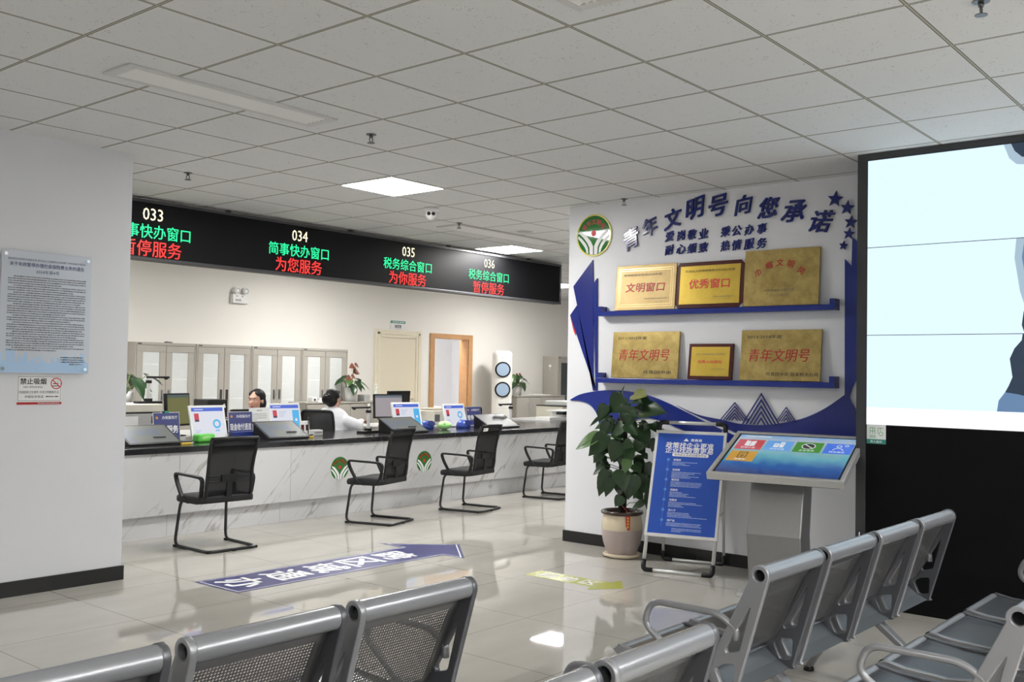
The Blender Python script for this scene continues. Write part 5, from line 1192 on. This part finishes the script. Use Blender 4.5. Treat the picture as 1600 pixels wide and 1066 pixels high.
pl = MB(PF).mat(WINK).prism(rnd2([(X(.25), Y(.232)), (X(.80), Y(.232)), (X(.80), Y(.200)), (X(.25), Y(.200))], .015), c-.0004, c); rel(pl, o).build('title_pill', t)
tx = MB(PF).mat(BLUESIGN).text('贵州省企业综合服务平台', X(.525), Y(.216), .25, .018, c=c+.0005, bold=.01); rel(tx, o).build('pill_text', t)
SLB = mat('poster_pale_text', (.48, .58, .80), .5); rn = random.Random(9)
ln = MB(PF).mat(mat('poster_light_blue', (.10, .28, .68), .4)); ln.rect(X(.195), Y(.93), X(.20), Y(.265), c)
for k in range(7):
    yy = .268+.1*k; ln.disc(X(.198), Y(yy), .011, c+.0003, 14)
    hx = MB(PF).mat(WINK).text(('政策库', '找政策', '报项目', '找服务', '找融资', '找人才', '找产品')[k], X(.335), Y(yy), .058, .016, c=c, bold=.015); rel(hx, o).build('section_heading', t)
    pr = MB(PF).mat(SLB)
    for j in range((3, 5, 4, 4, 4, 4, 3)[k]): pr.scribble(X(.27), X(.27+.60*rn.uniform(.3, 1)), Y(yy+.024+.0135*j), .0052, c, rn)
    rel(pr, o).build('small_print', t)
rel(ln, o).build('timeline', t)
pr = MB(PF).mat(SLB)
for j in range(3): pr.scribble(X(.36), X(.80 if j < 2 else .5), Y(.945+.014*j), .005, c, rn)
rel(pr, o).build('small_print', t)

# ------------------------------------------------------------------ touch screen kiosk
s_ = (1.464-.84)/.564; BL_ = Vector((5.269*s_, 2.875*s_, .83)); BR_ = Vector((5.388*s_, 2.093*s_, .83))
kw = (BR_-BL_); KW = kw.length; kw.normalize(); kn = Vector((-kw.y, kw.x, 0)); kn = kn if kn.x > 0 else -kn
KD = .685; ku = (kn*cos(R(21))+Vector((0, 0, sin(R(21))))).normalized()
o = BL_+kw*KW/2+kn*.40; o.z = 0; t = thing('touch_kiosk', 'silver touch-screen kiosk with colourful tiles beside the video wall', 'kiosk', o)
KF = F(BL_, kw, ku)
fr = MB(KF).mat(STEEL); e = .028
fr.box(0, KW, 0, e, -.045, .006); fr.box(0, KW, KD-e, KD, -.045, .006); fr.box(0, e, e, KD-e, -.045, .006); fr.box(KW-e, KW, e, KD-e, -.045, .006); rel(fr, o).build('frame', t, bevel=.004)
rel(MB(KF).mat(BLACK).box(e, KW-e, e, KD-e, -.06, -.004), o).build('bezel', t)
GS = bpy.data.materials.new('kiosk_wallpaper'); GS.use_nodes = True; nt = GS.node_tree; bb = nt.nodes['Principled BSDF']; bb.inputs['Base Color'].default_value = (.01, .01, .01, 1); bb.inputs['Roughness'].default_value = .08
uvn = N(nt, 'ShaderNodeUVMap'); spx = N(nt, 'ShaderNodeSeparateXYZ'); nt.links.new(uvn.outputs[0], spx.inputs[0]); crp = N(nt, 'ShaderNodeValToRGB'); nz = N(nt, 'ShaderNodeTexNoise'); nz.inputs['Scale'].default_value = 5; nt.links.new(uvn.outputs[0], nz.inputs['Vector'])
nt.links.new(MT(nt, 'ADD', spx.outputs[1], MT(nt, 'MULTIPLY', MT(nt, 'SUBTRACT', nz.outputs['Fac'], .5), .25)), crp.inputs[0])
el = crp.color_ramp.elements; el[0].position = 0; el[0].color = (.025, .06, .22, 1); el[1].position = 1; el[1].color = (.22, .42, .72, 1)
for ps, cl in ((.22, (.03, .12, .38, 1)), (.48, (.13, .42, .50, 1)), (.70, (.30, .46, .50, 1)), (.9, (.40, .50, .60, 1))): q = el.new(ps); q.color = cl
nt.links.new(crp.outputs[0], bb.inputs['Emission Color']); bb.inputs['Emission Strength'].default_value = .85
g = .042
sc = MB(KF).mat(GS).rect(g, g, KW-g, KD-g, -.002); so_ = rel(sc, o).build('screen', t); ul = so_.data.uv_layers.new(name='UVMap')
for lp, uv_ in zip(so_.data.loops, ((0, 0), (1.6, 0), (1.6, 1), (0, 1))): ul.data[lp.index].uv = uv_
sx = lambda f: g+(KW-2*g)*f; sy = lambda f: g+(KD-2*g)*f
def gl(n, c_): return mat(n, (.01, .01, .01), .08, emit=c_, es=.85)
TL_ = [((.02, .60, .25, .865), gl('tile_red', (.58, .07, .10)), '政策计算'), ((.27, .60, .50, .865), gl('tile_sky', (.14, .38, .80)), '项目申报'), ((.52, .60, .75, .865), gl('tile_green', (.06, .28, .05)), '企业诉求'), ((.77, .60, .995, .865), gl('tile_blue', (.07, .20, .80)), '特色服务'), ((.02, .29, .25, .555), gl('tile_amber', (.62, .33, .05)), '政策库')]
WG = glow('tile_white_icon', (.75, .78, .8), .9); DG_ = glow('tile_dark_icon', (.05, .06, .05), .8)
for k, ((x0_, y0_, x1_, y1_), m_, tt) in enumerate(TL_):
    tl = MB(KF).mat(m_).rect(sx(x0_), sy(y0_), sx(x1_), sy(y1_), -.001); cx, cy = sx((x0_+x1_)/2), sy(y0_+(y1_-y0_)*.60); hh = (y1_-y0_)*KD
    ic = DG_ if k in (2, 4) else WG; tl.mat(ic)
    if k == 0: tl.poly([(cx-.035, cy-.035), (cx-.002, cy-.045), (cx-.002, cy+.035), (cx-.035, cy+.045)], -.0004).poly([(cx+.002, cy-.045), (cx+.035, cy-.035), (cx+.035, cy+.045), (cx+.002, cy+.035)], -.0004)
    if k == 1: tl.rect(cx-.035, cy-.04, cx+.0, cy+.02, -.0004).rect(cx+.005, cy-.04, cx+.035, cy+.045, -.0004).mat(m_).rect(cx-.028, cy-.01, cx-.008, cy, .0).rect(cx+.012, cy+.01, cx+.028, cy+.02, .0)
    if k == 2: tl.disc(cx, cy, .045, -.0004, 24).mat(WG).ring(cx, cy, .04, .046, 0, 24).bar((cx-.03, cy+.03), (cx+.03, cy-.03), .008, 0)
    if k == 3: tl.ring(cx, cy+.02, .012, .018, -.0004, 18).ring(cx, cy-.04, .028, .034, -.0004, 18, 0, pi).ring(cx+.045, cy+.035, .008, .013, -.0004, 14)
    if k == 4: tl.rect(cx-.03, cy-.045, cx+.03, cy+.045, -.0004).mat(m_).rect(cx-.024, cy-.038, cx+.024, cy+.035, -.0002).mat(DG_).rect(cx-.015, cy+.01, cx+.015, cy+.017, 0).rect(cx-.015, cy-.01, cx+.015, cy-.003, 0).ring(cx, cy-.022, .006, .011, 0, 14)
    tl.mat(WG).text(tt, cx, sy(y0_)+hh*.16, .025*len(tt), .024, c=-.0002, bold=.01); rel(tl, o).build('app_tile', t)
hd = MB(KF).mat(WG).scribble(sx(.06), sx(.28), sy(.955), .012, -.001, rn); rel(hd, o).build('header_text', t)
# stem: folded steel column
mid = BL_+kw*(KW*.42); SWK = .36
base0 = Vector((mid.x, mid.y, 0)); SF = F(base0, kn, (0, 0, 1))           # local a = depth, b = height, c = along the width
COLM = mat('grey_steel_column', (.30, .30, .30), .42, .7, noise=(40, .05))
pr_ = [(.33, .03), (.27, .42), (.36, .80), (.62, .90), (.56, .80), (.50, .42), (.56, .03)]
rel(MB(SF).mat(COLM).prism(pr_, -SWK/2, SWK/2), o).build('column', t, bevel=.008)
rel(MB(SF).mat(STEELD).prism([(p_[0]+.012 if i < 3 else p_[0]-.012, p_[1]) for i, p_ in enumerate(pr_)], -SWK/2-.002, SWK/2+.002), o).build('side_cover', t)
rel(MB(SF).mat(STEEL).box(.24, .62, 0, .03, -.24, .24), o).build('base_plate', t, bevel=.006)

# ------------------------------------------------------------------ people
def capsule(mb, p, q, r0, r1, flat=(1, 1), n=16):
    """tapered rounded limb; flat=(side scale, front-back scale) of its section"""
    p, q = Vector(p), Vector(q); t = (q-p).normalized(); x = t.cross(Vector((0, 1, 0)) if abs(t.y) < .9 else Vector((1, 0, 0))).normalized(); y = x.cross(t)
    rows = []; L_ = (q-p).length
    for k in range(5): a = pi/2*k/5; rows.append((-r0*cos(a), r0*sin(a)))
    for k in range(6): a = pi/2*k/5; rows.append((L_+r1*sin(a), r1*cos(a)))
    ids = []
    for h, r in rows:
        ids.append([mb.v.append(p+t*h+(x*cos(2*pi*i/n)*flat[0]+y*sin(2*pi*i/n)*flat[1])*max(r, .001)) or len(mb.v)-1 for i in range(n)])
    for a, b in zip(ids, ids[1:]):
        for i in range(n): mb.face([a[i], a[(i+1) % n], b[(i+1) % n], b[i]])
    mb.face(ids[0][::-1]); mb.face(ids[-1])
def fuse(mb, name, parent, voxel=.008, smooth=6):
    ob = mb.build(name, parent)
    rm = ob.modifiers.new('fuse', 'REMESH'); rm.mode = 'VOXEL'; rm.voxel_size = voxel; rm.use_smooth_shade = True
    sm = ob.modifiers.new('soften', 'SMOOTH'); sm.iterations = smooth; sm.factor = .5
    return ob
def hand(mb, wrist, d, up, sc=1., curl=.5):
    """palm, four fingers of different lengths and a thumb from the side of the palm"""
    w_, d, up = Vector(wrist), Vector(d).normalized(), Vector(up); up = (up-d*up.dot(d)).normalized(); sd = d.cross(up)
    for k in range(4): capsule(mb, w_+sd*(-.022+.0147*k)*sc, w_+(d*.078+sd*(-.030+.020*k))*sc, .015*sc, .0115*sc)
    for k, L_ in enumerate((.060, .074, .080, .070)):
        b = w_+(d*.084+sd*(-.032+.0213*k))*sc; c1 = b+(d*cos(curl*.5)-up*sin(curl*.5))*L_*.5*sc; c2 = c1+(d*cos(curl*1.5)-up*sin(curl*1.5))*L_*.5*sc
        capsule(mb, b, c1, .0095*sc, .0088*sc, n=10); capsule(mb, c1, c2, .0088*sc, .0075*sc, n=10)
    b = w_+(d*.025+sd*.030)*sc; c1 = b+(d*.5+sd*.75-up*.25).normalized()*.04*sc; capsule(mb, b, c1, .013*sc, .011*sc, n=10); capsule(mb, c1, c1+(d*.85+sd*.35-up*.35).normalized()*.034*sc, .0105*sc, .0085*sc, n=10)
def person(loc, face_deg, label, top, build, hair_fn, head_turn=0., glasses=False, lean=.0):
    """seated figure; local +y is forward, origin on the floor under the hips"""
    t = thing('person', label, 'person', loc, R(face_deg-90)); B = build; HS = B['seat']
    hip = Vector((0, 0, HS+.09)); sh = Vector((0, .02+lean, HS+.52)); nk = sh+Vector((0, .015, .07)); hd = nk+Vector((0, .03, .145))
    sw, tw = B['shoulder'], B['torso']
    body = MB().mat(SKIN)
    # torso, neck, head on one continuous surface
    capsule(body, hip+Vector((0, 0, .06*tw)), (hip+sh)/2, .125*tw, .13*tw, (1.25, .9)); capsule(body, (hip+sh)/2, sh-Vector((0, 0, .06)), .13*tw, .14*tw, (1.15, .75)); capsule(body, sh-Vector((sw*.6, 0, .03)), sh-Vector((-sw*.6, 0, .03)), .06, .06)
    capsule(body, sh-Vector((0, 0, .02)), nk+Vector((0, .02, .06)), .058, .052)
    HR_ = Matrix.Rotation(R(head_turn), 3, 'Z')
    def Hd(x, y, z): return hd+HR_ @ Vector((x, y, z))
    def hball(mb, c, r):
        k0 = len(mb.v); mb.ball((0, 0, 0), r, 20, 14)
        for i in range(k0, len(mb.v)): mb.v[i] = Hd(*c)+HR_ @ mb.v[i]
    hball(body, (0, -.012, .035), (.074, .092, .088)); hball(body, (0, .024, -.03), (.060, .066, .075)); hball(body, (0, .052, -.082), (.030, .028, .022))
    for s in (-1, 1):
        hball(body, (s*.034, .058, -.018), (.026, .022, .024)); hball(body, (s*.074, -.01, -.005), (.010, .018, .030))
    capsule(body, Hd(0, .085, .018), Hd(0, .100, -.022), .008, .013); hball(body, (0, .084, -.058), (.022, .010, .012)); hball(body, (0, .078, .038), (.045, .016, .012))
    arms = B['arms']
    for s, (el, wr, hdir) in zip((-1, 1), arms):
        S_ = sh+Vector((s*sw, 0, -.04)); el, wr = Vector(el), Vector(wr)
        capsule(body, S_, el, .048, .040); capsule(body, el, wr, .040, .026); hand(body, wr, hdir, (0, 0, 1), curl=.7)
    for s in (-1, 1):
        H_ = hip+Vector((s*.10, .02, -.01)); K_ = Vector((s*.12, .45, HS+.07)); A_2 = Vector((s*.12, .42, .09))
        capsule(body, H_, K_, .078, .056); capsule(body, K_, A_2, .055, .036); capsule(body, A_2+Vector((0, -.03, -.045)), A_2+Vector((0, .15, -.055)), .034, .028)
    fuse(body, 'body', t, .007, 5)
    # clothes
    c = MB().mat(top); g = .014
    capsule(c, hip+Vector((0, 0, .06*tw)), (hip+sh)/2, .128*tw+g, .13*tw+g, (1.25, .9)); capsule(c, (hip+sh)/2, sh-Vector((0, 0, .06)), .13*tw+g, .14*tw+g, (1.16, .78)); capsule(c, sh-Vector((sw*.62, 0, .03)), sh-Vector((-sw*.62, 0, .03)), .066, .066)
    capsule(c, sh-Vector((0, 0, .03)), sh+Vector((0, .008, .045)), .075, .060)
    for s, (el, wr, hdir) in zip((-1, 1), arms):
        S_ = sh+Vector((s*sw, 0, -.04)); el, wr = Vector(el), Vector(wr)
        capsule(c, S_, el, .056*B['sleeve'], .052*B['sleeve']); capsule(c, el, el+(wr-el)*.86, .052*B['sleeve'], .036)
    fuse(c, B['garment'], t, .009, 6)
    tr = MB().mat(SUIT)
    for s in (-1, 1):
        H_ = hip+Vector((s*.10, .02, -.01)); K_ = Vector((s*.12, .45, HS+.07)); A_2 = Vector((s*.12, .42, .13)); capsule(tr, H_, K_, .088, .068); capsule(tr, K_, A_2, .067, .055)
    capsule(tr, hip+Vector((-.09, 0, .02)), hip+Vector((.09, 0, .02)), .105, .105); fuse(tr, 'trousers', t, .012, 4)
    for s in (-1, 1):
        A_2 = Vector((s*.12, .42, .09)); so = MB().mat(BLACK); capsule(so, A_2+Vector((0, -.04, -.05)), A_2+Vector((0, .165, -.056)), .039, .033); so.build('shoe', t)
    # face details
    ey = MB().mat(BLACK)
    for s in (-1, 1):
        e_ = MB().mat(WINK); hball(e_, (s*.032, .077, .016), (.012, .007, .0045)); e_.mat(INK); hball(e_, (s*.032-.002, .0815, .016), (.006, .004, .0045)); e_.build('eye', t)
        br = MB().mat(HAIR); hball(br, (s*.034, .083, .038), (.018, .006, .003)); br.build('eyebrow', t)
    lp = MB().mat(LIP); hball(lp, (0, .089, -.055), (.022, .008, .004)); hball(lp, (0, .088, -.062), (.018, .008, .005))
    for s in (-1, 1): hball(lp, (s*.021, .083, -.0515), (.007, .006, .003))
    lp.build('lips', t)
    hair_fn(t, hball, Hd)
    if glasses:
        gf = MB().mat(DARKG)
        for s in (-1, 1):
            gf.tube([tuple(Hd(s*.034+.024*cos(2*pi*i/16), .100, .012+.018*sin(2*pi*i/16))) for i in range(17)], .0016, 5); gf.tube([tuple(Hd(s*.058, .098, .016)), tuple(Hd(s*.078, .0, .016))], .0016, 5)
        gf.tube([tuple(Hd(-.010, .101, .014)), tuple(Hd(.010, .101, .014))], .0016, 5); gf.build('spectacles', t)
    return t
def hair_long(t, hball, Hd):
    h = MB().mat(HAIR); hball(h, (0, -.028, .046), (.086, .094, .092)); hball(h, (0, -.060, -.02), (.084, .062, .10)); hball(h, (.052, -.030, -.035), (.030, .048, .085)); hball(h, (-.052, -.030, -.03), (.028, .045, .08))
    hball(h, (.030, .006, .076), (.050, .058, .042)); hball(h, (-.030, .006, .076), (.048, .056, .040)); capsule(h, Hd(.02, -.09, -.06), Hd(.04, -.10, -.20), .045, .025)
    fuse(h, 'hair', t, .006, 4)
def hair_bun(t, hball, Hd):
    h = MB().mat(HAIR); hball(h, (0, -.026, .045), (.083, .092, .088)); hball(h, (0, -.050, -.005), (.080, .066, .080)); hball(h, (0, .035, .088), (.058, .045, .028)); hball(h, (0, -.140, .005), (.052, .055, .055)); hball(h, (.01, -.165, .03), (.035, .04, .03))
    fuse(h, 'hair', t, .006, 4)
    cl = MB().mat(BLACKG); hball(cl, (0, -.135, .055), (.045, .02, .018)); hball(cl, (.0, -.16, .05), (.02, .03, .012)); cl.build('hair_clip', t)
person((6.56, 9.10, 0), 244, 'smiling woman with black hair in a dark jacket behind the white sheet', SUIT,
    dict(seat=.37, shoulder=.165, torso=.92, sleeve=1.0, garment='jacket', arms=[((-.23, .12, .70), (-.14, .30, .86), (.2, .9, .0)), ((.23, .12, .70), (.12, .30, .86), (-.2, .9, -.1))]), hair_long, head_turn=-42)
person((7.60, 9.12, 0), 20, 'woman in a white shirt with pinned-up hair facing the pale grey monitor', SHIRTW,
    dict(seat=.37, shoulder=.20, torso=1.36, sleeve=1.5, garment='white_shirt', arms=[((-.27, .16, .80), (-.16, .44, .84), (.25, .9, .0)), ((.29, .17, .80), (.20, .47, .85), (-.1, .95, .0))]), hair_bun, head_turn=-8, glasses=True, lean=.06)
